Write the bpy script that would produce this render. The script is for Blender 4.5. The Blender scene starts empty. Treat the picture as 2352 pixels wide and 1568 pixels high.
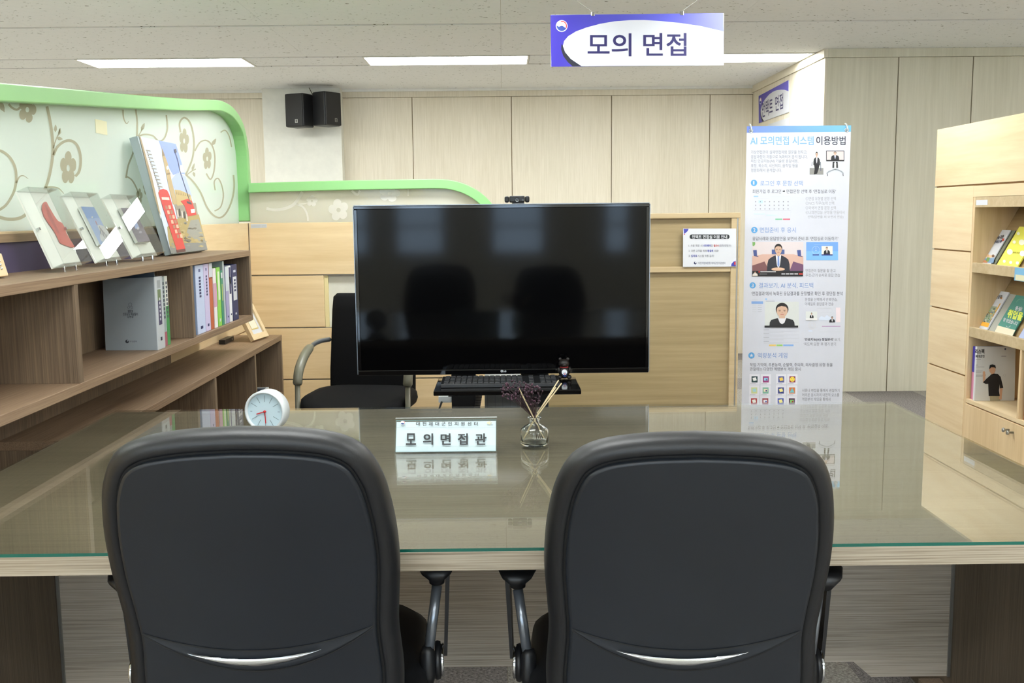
import bpy, bmesh, math, random
from mathutils import Vector, Matrix
random.seed(7)
SC = bpy.context.scene
COL = SC.collection
V = Vector

# ------------------------------------------------------------------ camera
F_PX, IW, IH = 2300.0, 2352, 1568
CAM = V((0, 0, 1.32))
ROLL = 0.010
_vx, _vy = -21.0, 292.0
_x0 = _vx*math.cos(ROLL) + _vy*math.sin(ROLL)
_y0 = -_vx*math.sin(ROLL) + _vy*math.cos(ROLL)
PITCH = math.atan(_y0/F_PX)
YAW = math.atan(-_x0/math.hypot(F_PX, _y0))
_r0 = V((math.cos(YAW), -math.sin(YAW), 0))
FWD = V((math.sin(YAW)*math.cos(PITCH), math.cos(YAW)*math.cos(PITCH), -math.sin(PITCH)))
_u0 = _r0.cross(FWD)
RIGHT = _r0*math.cos(ROLL) - _u0*math.sin(ROLL)
UP = _u0*math.cos(ROLL) + _r0*math.sin(ROLL)

cam_data = bpy.data.cameras.new('camera')
cam_data.sensor_width = 36.0
cam_data.lens = F_PX/IW*36.0
cam_data.clip_start = 0.05
cam_data.clip_end = 100
cam = bpy.data.objects.new('camera', cam_data)
COL.objects.link(cam)
cam.matrix_world = Matrix(((RIGHT.x, UP.x, -FWD.x, CAM.x), (RIGHT.y, UP.y, -FWD.y, CAM.y),
                           (RIGHT.z, UP.z, -FWD.z, CAM.z), (0, 0, 0, 1)))
SC.camera = cam

# ------------------------------------------------------------------ world, exposure
world = bpy.data.worlds.new('World'); SC.world = world
world.use_nodes = True
bg = world.node_tree.nodes['Background']
bg.inputs[0].default_value = (0.62, 0.78, 1.0, 1)
bg.inputs[1].default_value = 7.0
SC.view_settings.view_transform = 'Standard'
SC.view_settings.look = 'None'
SC.view_settings.gamma = 1
SC.view_settings.use_curve_mapping = False
SC.view_settings.exposure = 0.42
LIGHT_STRENGTH = 19.0
LIGHT_COLOR = (0.97, 1.0, 0.985)
try:
    SC.cycles.use_denoising = True
    SC.cycles.max_bounces = 10
    SC.cycles.diffuse_bounces = 4
    SC.cycles.glossy_bounces = 5
    SC.cycles.transmission_bounces = 8
    SC.cycles.transparent_max_bounces = 16
    SC.cycles.caustics_reflective = False
    SC.cycles.sample_clamp_indirect = 4.0
except Exception:
    pass

# ------------------------------------------------------------------ pixel -> place helpers
def ray(px, py): return FWD*F_PX + RIGHT*(px-IW/2) + UP*(IH/2-py)
def at_y(px, py, Y): d = ray(px, py); return CAM + d*(Y/d.y)
def at_x(px, py, X): d = ray(px, py); return CAM + d*(X/d.x)
def at_z(px, py, Z): d = ray(px, py); return CAM + d*((Z-CAM.z)/d.z)
def at_p(px, py, o, n): d = ray(px, py); return CAM + d*((o-CAM).dot(n)/d.dot(n))
def zoomer(ox, oy, s): return lambda x, y: (ox+x/s, oy+y/s)
Z1 = zoomer(0, 160, 3.267); Z2 = zoomer(0, 500, 3.136); Z3 = zoomer(540, 160, 3.136)
Z4 = zoomer(1240, 0, 3.267); Z5 = zoomer(1690, 270, 4.239); Z6 = zoomer(1690, 620, 3.921)
Z7 = zoomer(2080, 240, 3.919); Z8 = zoomer(2080, 640, 3.732); ZF = zoomer(30, 420, 5.227)
ZN = zoomer(880, 800, 3.733); ZT = zoomer(800, 430, 3.267); ZR = zoomer(1440, 460, 3.016)
ZB = zoomer(400, 560, 3.921)
IDENT = lambda x, y: (x, y)

# ------------------------------------------------------------------ materials (all node based)
def lin(c):
    return tuple(((x/255)/12.92 if x/255 <= 0.04045 else ((x/255+0.055)/1.055)**2.4) for x in c)
def _new(name):
    m = bpy.data.materials.new(name); m.use_nodes = True
    nt = m.node_tree; nt.nodes.clear()
    out = nt.nodes.new('ShaderNodeOutputMaterial')
    return m, nt, out
def _n(nt, t, **kw):
    n = nt.nodes.new(t)
    for k, v in kw.items(): setattr(n, k, v)
    return n
def _coords(nt, scale, rot=(0, 0, 0)):
    tc = _n(nt, 'ShaderNodeTexCoord'); mp = _n(nt, 'ShaderNodeMapping')
    mp.inputs['Scale'].default_value = scale; mp.inputs['Rotation'].default_value = rot
    nt.links.new(tc.outputs['Object'], mp.inputs['Vector'])
    return mp.outputs['Vector']
def _ramp(nt, fac, stops):
    r = _n(nt, 'ShaderNodeValToRGB'); e = r.color_ramp.elements
    e[0].position, e[0].color = stops[0][0], (*stops[0][1], 1)
    e[1].position, e[1].color = stops[-1][0], (*stops[-1][1], 1)
    for p, c in stops[1:-1]:
        k = e.new(p); k.color = (*c, 1)
    nt.links.new(fac, r.inputs['Fac'])
    return r.outputs['Color']
def _noise(nt, vec, scale, detail=4, rough=0.55):
    n = _n(nt, 'ShaderNodeTexNoise'); n.inputs['Scale'].default_value = scale
    n.inputs['Detail'].default_value = detail; n.inputs['Roughness'].default_value = rough
    nt.links.new(vec, n.inputs['Vector']); return n.outputs['Fac']
def _bump(nt, h, strength, dist, bsdf):
    b = _n(nt, 'ShaderNodeBump'); b.inputs['Strength'].default_value = strength; b.inputs['Distance'].default_value = dist
    nt.links.new(h, b.inputs['Height']); nt.links.new(b.outputs['Normal'], bsdf.inputs['Normal'])

def mat(name, col, rough=0.5, metal=0.0, spec=0.5, var=0.04, scale=14, bump=0.0, coat=0.0, bscale=None, bdist=0.001):
    m, nt, out = _new(name)
    b = _n(nt, 'ShaderNodeBsdfPrincipled')
    b.inputs['Roughness'].default_value = rough; b.inputs['Metallic'].default_value = metal
    b.inputs['Specular IOR Level'].default_value = spec
    b.inputs['Coat Weight'].default_value = coat; b.inputs['Coat Roughness'].default_value = 0.1
    c = lin(col); vec = _coords(nt, (1, 1, 1)); f = _noise(nt, vec, scale)
    col_o = _ramp(nt, f, [(0.3, tuple(x*(1-var) for x in c)), (0.7, tuple(min(1, x*(1+var)) for x in c))])
    nt.links.new(col_o, b.inputs['Base Color'])
    if bump: _bump(nt, _noise(nt, vec, bscale or 300, 3), bump, bdist, b)
    nt.links.new(b.outputs[0], out.inputs[0]); return m

def wood(name, dark, light, axis, rough=0.5, fine=60, coarse=5, spec=0.35, stretch=0.035, bump=0.05, mid=None):
    """streaky grain running along the given axis"""
    m, nt, out = _new(name)
    b = _n(nt, 'ShaderNodeBsdfPrincipled'); b.inputs['Roughness'].default_value = rough
    b.inputs['Specular IOR Level'].default_value = spec
    s = [1, 1, 1]; s['xyz'.index(axis)] = stretch
    v1 = _coords(nt, tuple(s)); f1 = _noise(nt, v1, fine, 5, 0.65)
    s2 = [1, 1, 1]; s2['xyz'.index(axis)] = stretch*2.5
    v2 = _coords(nt, tuple(s2)); f2 = _noise(nt, v2, coarse, 3, 0.5)
    mx = _n(nt, 'ShaderNodeMath', operation='MULTIPLY_ADD'); mx.inputs[1].default_value = 0.65
    sc2 = _n(nt, 'ShaderNodeMath', operation='MULTIPLY'); sc2.inputs[1].default_value = 0.35
    nt.links.new(f2, sc2.inputs[0]); nt.links.new(f1, mx.inputs[0]); nt.links.new(sc2.outputs[0], mx.inputs[2])
    d, l = lin(dark), lin(light)
    st = [(0.34, d), (0.66, l)] if mid is None else [(0.33, d), (0.46, lin(mid)), (0.66, l)]
    nt.links.new(_ramp(nt, mx.outputs[0], st), b.inputs['Base Color'])
    if bump: _bump(nt, f1, bump, 0.001, b)
    nt.links.new(b.outputs[0], out.inputs[0]); return m

def glassy(name, tint=(0.96, 0.98, 0.97), ior=1.5, rough=0.0):
    """thin clear sheet: Fresnel reflection over tinted transparency"""
    m, nt, out = _new(name)
    tr = _n(nt, 'ShaderNodeBsdfTransparent'); gl = _n(nt, 'ShaderNodeBsdfGlossy'); fr = _n(nt, 'ShaderNodeFresnel')
    mx = _n(nt, 'ShaderNodeMixShader'); gl.inputs['Roughness'].default_value = rough
    f = _noise(nt, _coords(nt, (1, 1, 1)), 2.0)
    nt.links.new(_ramp(nt, f, [(0.3, tint), (0.7, tuple(min(1, x*1.01) for x in tint))]), tr.inputs[0])
    ge = _n(nt, 'ShaderNodeNewGeometry'); mr = _n(nt, 'ShaderNodeMapRange')   # same reflectance on both faces of the sheet
    mr.inputs[3].default_value = ior; mr.inputs[4].default_value = 1/ior
    nt.links.new(ge.outputs['Backfacing'], mr.inputs[0]); nt.links.new(mr.outputs[0], fr.inputs[0])
    nt.links.new(fr.outputs[0], mx.inputs[0]); nt.links.new(tr.outputs[0], mx.inputs[1]); nt.links.new(gl.outputs[0], mx.inputs[2])
    nt.links.new(mx.outputs[0], out.inputs[0]); return m

def frosted(name, col, clear=0.1, trans=0.5):
    m, nt, out = _new(name)
    d = _n(nt, 'ShaderNodeBsdfDiffuse'); t = _n(nt, 'ShaderNodeBsdfTranslucent'); c = _n(nt, 'ShaderNodeBsdfTransparent')
    g = _n(nt, 'ShaderNodeBsdfGlossy'); g.inputs['Roughness'].default_value = 0.08
    f = _noise(nt, _coords(nt, (1, 1, 1)), 3.0); k = lin(col)
    co = _ramp(nt, f, [(0.3, tuple(x*0.97 for x in k)), (0.7, k)])
    nt.links.new(co, d.inputs[0]); nt.links.new(co, t.inputs[0]); nt.links.new(co, c.inputs[0])
    m1 = _n(nt, 'ShaderNodeMixShader'); m1.inputs[0].default_value = trans
    nt.links.new(d.outputs[0], m1.inputs[1]); nt.links.new(t.outputs[0], m1.inputs[2])
    m2 = _n(nt, 'ShaderNodeMixShader'); m2.inputs[0].default_value = clear
    nt.links.new(m1.outputs[0], m2.inputs[1]); nt.links.new(c.outputs[0], m2.inputs[2])
    fr = _n(nt, 'ShaderNodeFresnel'); ge = _n(nt, 'ShaderNodeNewGeometry'); mr = _n(nt, 'ShaderNodeMapRange')
    mr.inputs[3].default_value = 1.3; mr.inputs[4].default_value = 1/1.3
    nt.links.new(ge.outputs['Backfacing'], mr.inputs[0]); nt.links.new(mr.outputs[0], fr.inputs[0])
    m3 = _n(nt, 'ShaderNodeMixShader'); nt.links.new(fr.outputs[0], m3.inputs[0])
    nt.links.new(m2.outputs[0], m3.inputs[1]); nt.links.new(g.outputs[0], m3.inputs[2])
    nt.links.new(m3.outputs[0], out.inputs[0]); return m

def emissive(name, col, strength):
    m, nt, out = _new(name)
    e = _n(nt, 'ShaderNodeEmission'); e.inputs[0].default_value = (*col, 1); e.inputs[1].default_value = strength
    nt.links.new(e.outputs[0], out.inputs[0]); return m

def gradient(name, c0, c1, x0, x1, axis='x', rough=0.4):
    """print that changes colour along one axis of the thing it is printed on"""
    m, nt, out = _new(name)
    b = _n(nt, 'ShaderNodeBsdfPrincipled'); b.inputs['Roughness'].default_value = rough
    tc = _n(nt, 'ShaderNodeTexCoord'); sp = _n(nt, 'ShaderNodeSeparateXYZ'); mr = _n(nt, 'ShaderNodeMapRange')
    nt.links.new(tc.outputs['Object'], sp.inputs[0]); nt.links.new(sp.outputs['XYZ'.index(axis.upper())], mr.inputs[0])
    mr.inputs[1].default_value = x0; mr.inputs[2].default_value = x1
    nt.links.new(_ramp(nt, mr.outputs[0], [(0, lin(c0)), (1, lin(c1))]), b.inputs['Base Color'])
    nt.links.new(b.outputs[0], out.inputs[0]); return m

def ceiling_mat():
    m, nt, out = _new('mineral_board')
    b = _n(nt, 'ShaderNodeBsdfPrincipled'); b.inputs['Roughness'].default_value = 0.9; b.inputs['Specular IOR Level'].default_value = 0.1
    tc = _n(nt, 'ShaderNodeTexCoord'); mp = _n(nt, 'ShaderNodeMapping'); mp.inputs['Scale'].default_value = (0.55, 1, 1)
    nt.links.new(tc.outputs['Object'], mp.inputs['Vector'])
    n0 = _n(nt, 'ShaderNodeTexNoise'); n0.inputs['Scale'].default_value = 30; nt.links.new(mp.outputs[0], n0.inputs['Vector'])
    mixv = _n(nt, 'ShaderNodeMixRGB'); mixv.inputs[0].default_value = 0.035
    nt.links.new(mp.outputs[0], mixv.inputs[1]); nt.links.new(n0.outputs['Color'], mixv.inputs[2])
    vo = _n(nt, 'ShaderNodeTexVoronoi'); vo.inputs['Scale'].default_value = 46; nt.links.new(mixv.outputs[0], vo.inputs['Vector'])
    big = _noise(nt, mp.outputs[0], 22, 3)
    su = _n(nt, 'ShaderNodeMath', operation='MULTIPLY_ADD'); su.inputs[1].default_value = 0.55
    nt.links.new(big, su.inputs[0]); nt.links.new(vo.outputs['Distance'], su.inputs[2])
    c = lin((243, 246, 247)); d = lin((118, 114, 104))
    nt.links.new(_ramp(nt, su.outputs[0], [(0.36, d), (0.405, c), (1.0, lin((246, 248, 249)))]), b.inputs['Base Color'])
    nt.links.new(b.outputs[0], out.inputs[0]); return m

def carpet_mat(name, c0, c1):
    m, nt, out = _new(name)
    b = _n(nt, 'ShaderNodeBsdfPrincipled'); b.inputs['Roughness'].default_value = 0.95; b.inputs['Specular IOR Level'].default_value = 0.05
    v = _coords(nt, (1, 0.35, 1), (0, 0, 0.9)); f1 = _noise(nt, v, 260, 3, 0.7)
    v2 = _coords(nt, (1, 1, 1)); f2 = _noise(nt, v2, 120, 2, 0.7)
    mx = _n(nt, 'ShaderNodeMath', operation='ADD'); nt.links.new(f1, mx.inputs[0]); nt.links.new(f2, mx.inputs[1])
    hf = _n(nt, 'ShaderNodeMath', operation='MULTIPLY'); hf.inputs[1].default_value = 0.5; nt.links.new(mx.outputs[0], hf.inputs[0])
    nt.links.new(_ramp(nt, hf.outputs[0], [(0.36, lin(c0)), (0.62, lin(c1))]), b.inputs['Base Color'])
    _bump(nt, hf.outputs[0], 0.6, 0.004, b)
    nt.links.new(b.outputs[0], out.inputs[0]); return m

M = {}
M['ceiling'] = ceiling_mat()
M['ceil_back'] = mat('ceiling_backing', (150, 140, 112), 0.8)
M['carpet_a'] = carpet_mat('carpet_grey', (104, 100, 95), (184, 179, 170))
M['carpet_b'] = carpet_mat('carpet_dark', (84, 80, 80), (158, 152, 148))
M['wallpanel'] = wood('pale_vertical_grain', (212, 203, 181), (231, 223, 205), 'z', 0.55, 90, 4)
M['wallpanel_r'] = wood('pale_grain_dimmed', (204, 199, 178), (222, 217, 198), 'z', 0.55, 40, 5)  # same panelling as the back wall; greyer colour stands in for dimmer light
M['wallgroove'] = mat('panel_joint', (160, 138, 100), 0.8)
M['pillar'] = mat('white_painted_wall', (222, 221, 210), 0.6)
M['wall'] = mat('cream_painted_wall', (226, 222, 208), 0.7)
M['maple_x'] = wood('maple_x', (218, 190, 144), (237, 213, 172), 'x', 0.4, 30, 4, stretch=0.06)
M['maple_y'] = wood('maple_y', (216, 189, 146), (233, 212, 174), 'y', 0.4, 30, 4, stretch=0.06)
M['maple_z'] = wood('maple_z', (204, 174, 130), (226, 200, 158), 'z', 0.4, 30, 4, stretch=0.06)
M['maple_dark'] = mat('maple_groove', (150, 112, 60), 0.6)
M['alu'] = mat('brushed_aluminium', (170, 170, 165), 0.35, 0.9)
M['tan_x'] = wood('tan_board_x', (146, 128, 92), (172, 152, 114), 'x', 0.5, 40, 4)
M['tan_trim'] = wood('tan_trim', (178, 156, 118), (200, 180, 144), 'x', 0.5, 40, 4)
M['brown_y'] = wood('brown_oak_y', (106, 86, 68), (158, 134, 108), 'y', 0.5, 260, 6, mid=(132, 108, 86), stretch=0.012)
M['brown_z'] = wood('brown_oak_z', (92, 77, 60), (146, 125, 100), 'z', 0.5, 260, 6, mid=(116, 98, 80), stretch=0.012)
M['brown_edge'] = wood('brown_oak_edge', (140, 116, 92), (186, 160, 130), 'y', 0.5, 60, 6)
M['desk_top'] = wood('desk_grain', (84, 76, 60), (136, 126, 106), 'x', 0.5, 300, 6, mid=(112, 102, 84), stretch=0.01)
M['desk_edge'] = wood('desk_edge_grain', (122, 108, 90), (206, 194, 174), 'x', 0.45, 420, 6, mid=(172, 158, 137), stretch=0.008)
M['desk_leg'] = wood('desk_leg_grain', (80, 68, 54), (128, 112, 92), 'z', 0.5, 300, 6, stretch=0.01)
M['desk_panel'] = wood('desk_panel_grain', (124, 112, 98), (208, 196, 180), 'x', 0.5, 330, 6, mid=(172, 159, 142), stretch=0.009)
M['glass'] = glassy('desk_glass', (0.955, 0.965, 0.948), 1.55)
M['glass_edge'] = mat('green_glass_edge', (22, 98, 84), 0.15)
M['clear'] = glassy('clear_acrylic', (0.97, 0.985, 0.98), 1.49)
M['pane'] = glassy('window_pane', (0.95, 0.98, 0.98), 1.5)
M['frost'] = frosted('frosted_film', (240, 248, 242), 0.06, 0.45)
M['frost2'] = frosted('frosted_film_sheer', (236, 234, 222), 0.30, 0.45)
M['vine'] = frosted('clear_cut_pattern', (214, 207, 186), 0.3, 0.35)
M['vine2'] = frosted('pale_cut_pattern', (252, 250, 244), 0.1, 0.4)
M['green'] = mat('spring_green_laminate', (146, 204, 132), 0.35, var=0.015)
M['black'] = mat('black_plastic', (20, 21, 24), 0.42, var=0.1)
M['blackgloss'] = mat('gloss_black', (8, 8, 10), 0.08, spec=0.6)
M['screen'] = mat('tv_screen', (4, 4, 5), 0.07, spec=0.19)
M['leather'] = mat('black_leather', (20, 21, 24), 0.46, var=0.1, bump=0.25, bscale=500, bdist=0.0006)
M['shell'] = mat('charcoal_plastic_shell', (21, 26, 33), 0.45, var=0.12, scale=3, bump=0.15, bscale=700, bdist=0.0004, spec=0.5)
M['gap'] = mat('dark_seam', (6, 6, 7), 0.7)
M['chrome'] = mat('chrome', (214, 218, 222), 0.07, 1.0, var=0.01)
M['steel'] = mat('smoked_steel', (138, 144, 152), 0.28, 0.7)
M['fabric'] = mat('black_fabric', (16, 16, 18), 0.9, var=0.15, scale=200, spec=0.2)
M['armgrey'] = mat('olive_grey_plastic', (122, 120, 104), 0.35)
M['white'] = mat('white_plastic', (204, 209, 210), 0.35)
M['paper'] = mat('white_paper', (208, 210, 216), 0.6, var=0.01)
M['banner'] = mat('banner_film', (203, 206, 217), 0.45, var=0.01)
M['lamp'] = emissive('led_diffuser', LIGHT_COLOR, LIGHT_STRENGTH)
M['lampframe'] = mat('white_lamp_frame', (232, 232, 226), 0.5)
_cm = {}
def C(r, g, b, rough=0.5):
    k = (r, g, b, rough)
    if k not in _cm: _cm[k] = mat('ink_%d_%d_%d' % (r, g, b), (r, g, b), rough, var=0.015)
    return _cm[k]

# ------------------------------------------------------------------ objects
OFF = {}
def put(o, parent=None, off=None):
    COL.objects.link(o)
    if parent is not None: o.parent = parent
    OFF[o] = V(off) if off is not None else V((0, 0, 0))
    return o
def tag(o, label=None, cat=None, group=None, kind=None):
    if label: o['label'] = label
    if cat: o['category'] = cat
    if group: o['group'] = group
    if kind: o['kind'] = kind
    return o
def thing(name, label, cat, loc=(0, 0, 0), group=None):
    o = bpy.data.objects.new(name, None); o.empty_display_size = 0.1
    put(o, None, loc); o.location = loc
    return tag(o, label, cat, group)
def copy_tree(o, parent=None):
    c = o.copy(); COL.objects.link(c); c.parent = parent; OFF[c] = OFF[o]
    for ch in list(o.children): copy_tree(ch, c)
    return c

class MB:
    """collects world-space shapes that become one mesh object"""
    def __init__(s): s.v = []; s.f = []; s.m = []; s.mi = 0
    def add(s, vs, fs):
        b = len(s.v); s.v += [V(p) for p in vs]
        for f in fs: s.f.append([b+i for i in f]); s.m.append(s.mi)
        return s
    def box(s, x0, x1, y0, y1, z0, z1):
        return s.hexa([(x0, y0, z0), (x1, y0, z0), (x1, y1, z0), (x0, y1, z0)], [(x0, y0, z1), (x1, y0, z1), (x1, y1, z1), (x0, y1, z1)])
    def hexa(s, a, b):
        return s.add(list(a)+list(b), [(3, 2, 1, 0), (4, 5, 6, 7), (0, 1, 5, 4), (1, 2, 6, 5), (2, 3, 7, 6), (3, 0, 4, 7)])
    def obox(s, c, ax, ay, az, hx, hy, hz):
        c, ax, ay, az = V(c), V(ax)*hx, V(ay)*hy, V(az)*hz
        q = [c-ax-ay, c+ax-ay, c+ax+ay, c-ax+ay]
        return s.hexa([p-az for p in q], [p+az for p in q])
    def prism(s, pts, vec):
        """closed polygon (world points) pushed along vec"""
        n = len(pts); vec = V(vec); a = [V(p) for p in pts]; b = [p+vec for p in a]
        return s.add(a+b, [list(range(n))[::-1], list(range(n, 2*n))]+[(i, (i+1) % n, n+(i+1) % n, n+i) for i in range(n)])
    def tube(s, pts, r, n=10, cap=True):
        pts = [V(p) for p in pts]; rs = r if isinstance(r, (list, tuple)) else [r]*len(pts)
        rings = []; ref = None
        for i, p in enumerate(pts):
            t = (pts[min(i+1, len(pts)-1)]-pts[max(i-1, 0)]).normalized()
            if ref is None: ref = V((0, 0, 1)) if abs(t.z) < 0.9 else V((1, 0, 0))
            ref = (ref-t*ref.dot(t))
            ref = ref.normalized() if ref.length > 1e-6 else t.orthogonal().normalized()
            a = t.cross(ref).normalized(); b = t.cross(a).normalized()
            rings.append([p+a*math.cos(2*math.pi*k/n)*rs[i]+b*math.sin(2*math.pi*k/n)*rs[i] for k in range(n)])
        vs = [q for g in rings for q in g]
        fs = [(i*n+k, i*n+(k+1) % n, (i+1)*n+(k+1) % n, (i+1)*n+k) for i in range(len(pts)-1) for k in range(n)]
        if cap: fs += [list(range(n))[::-1], [(len(pts)-1)*n+k for k in range(n)]]
        return s.add(vs, fs)
    def lathe(s, prof, o, axis=(0, 0, 1), n=32, cap=True):
        """profile of (radius, distance along axis)"""
        o = V(o); ax = V(axis).normalized(); t = V((1, 0, 0)) if abs(ax.x) < 0.9 else V((0, 1, 0))
        a = ax.cross(t).normalized(); b = ax.cross(a)
        vs = [o+ax*h+(a*math.cos(2*math.pi*k/n)+b*math.sin(2*math.pi*k/n))*r for r, h in prof for k in range(n)]
        fs = [(i*n+k, i*n+(k+1) % n, (i+1)*n+(k+1) % n, (i+1)*n+k) for i in range(len(prof)-1) for k in range(n)]
        if cap: fs += [list(range(n))[::-1], [(len(prof)-1)*n+k for k in range(n)]]
        return s.add(vs, fs)
    def ball(s, c, r, n=10, m=7, sx=1, sy=1, sz=1):
        c = V(c); vs = []; fs = []
        for i in range(m+1):
            th = math.pi*i/m
            for k in range(n):
                ph = 2*math.pi*k/n
                vs.append(c+V((r*sx*math.sin(th)*math.cos(ph), r*sy*math.sin(th)*math.sin(ph), r*sz*math.cos(th))))
        for i in range(m):
            for k in range(n): fs.append((i*n+k, i*n+(k+1) % n, (i+1)*n+(k+1) % n, (i+1)*n+k))
        return s.add(vs, fs)
    def grid(s, rows):
        n = len(rows[0]); vs = [p for r in rows for p in r]
        return s.add(vs, [(i*n+k, i*n+k+1, (i+1)*n+k+1, (i+1)*n+k) for i in range(len(rows)-1) for k in range(n-1)])
    def rings(s, rs, cap0=True, cap1=True):
        n = len(rs[0]); vs = [p for r in rs for p in r]
        fs = [(i*n+k, i*n+(k+1) % n, (i+1)*n+(k+1) % n, (i+1)*n+k) for i in range(len(rs)-1) for k in range(n)]
        if cap0: fs.append(list(range(n))[::-1])
        if cap1: fs.append([(len(rs)-1)*n+k for k in range(n)])
        return s.add(vs, fs)
    def build(s, name, mats, parent=None, smooth=False, bevel=0.0, seg=2, loc=None, subsurf=0, fix=True):
        me = bpy.data.meshes.new(name)
        off = OFF[parent] if parent is not None else (V(loc) if loc is not None else V((0, 0, 0)))
        me.from_pydata([tuple(p-off) for p in s.v], [], s.f)
        for q in (mats if isinstance(mats, (list, tuple)) else [mats]): me.materials.append(q)
        if any(s.m): me.polygons.foreach_set('material_index', s.m)
        if fix:
            bm = bmesh.new(); bm.from_mesh(me); bmesh.ops.recalc_face_normals(bm, faces=bm.faces); bm.to_mesh(me); bm.free()
        if smooth: me.polygons.foreach_set('use_smooth', [True]*len(me.polygons))
        me.update()
        o = bpy.data.objects.new(name, me); put(o, parent, off)
        if parent is None and loc is not None: o.location = loc
        if bevel:
            b = o.modifiers.new('bevel', 'BEVEL'); b.width = bevel; b.segments = seg; b.limit_method = 'ANGLE'; b.angle_limit = math.radians(40)
        if subsurf:
            b = o.modifiers.new('sub', 'SUBSURF'); b.levels = subsurf; b.render_levels = subsurf
        return o
def box(name, m, parent, x0, x1, y0, y1, z0, z1, bevel=0.0, **kw): return MB().box(x0, x1, y0, y1, z0, z1).build(name, m, parent, bevel=bevel, **kw)

_tc = {}
def text_mesh(s):
    k = s
    if k in _tc: return _tc[k]
    cu = bpy.data.curves.new('t', 'FONT'); cu.body = s; cu.size = 1; cu.resolution_u = 3
    cu.fill_mode = 'FRONT'
    o = bpy.data.objects.new('t', cu)
    me = bpy.data.meshes.new_from_object(o)
    vs = [(v.co.x, v.co.y) for v in me.vertices]; fs = [list(p.vertices) for p in me.polygons]
    bpy.data.objects.remove(o); bpy.data.curves.remove(cu); bpy.data.meshes.remove(me)
    x0 = min(p[0] for p in vs); x1 = max(p[0] for p in vs); y0 = min(p[1] for p in vs); y1 = max(p[1] for p in vs)
    _tc[k] = ([((x-x0)/(x1-x0), (y-y0)/(y1-y0)) for x, y in vs], fs, x1-x0, y1-y0)
    return _tc[k]

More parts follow.
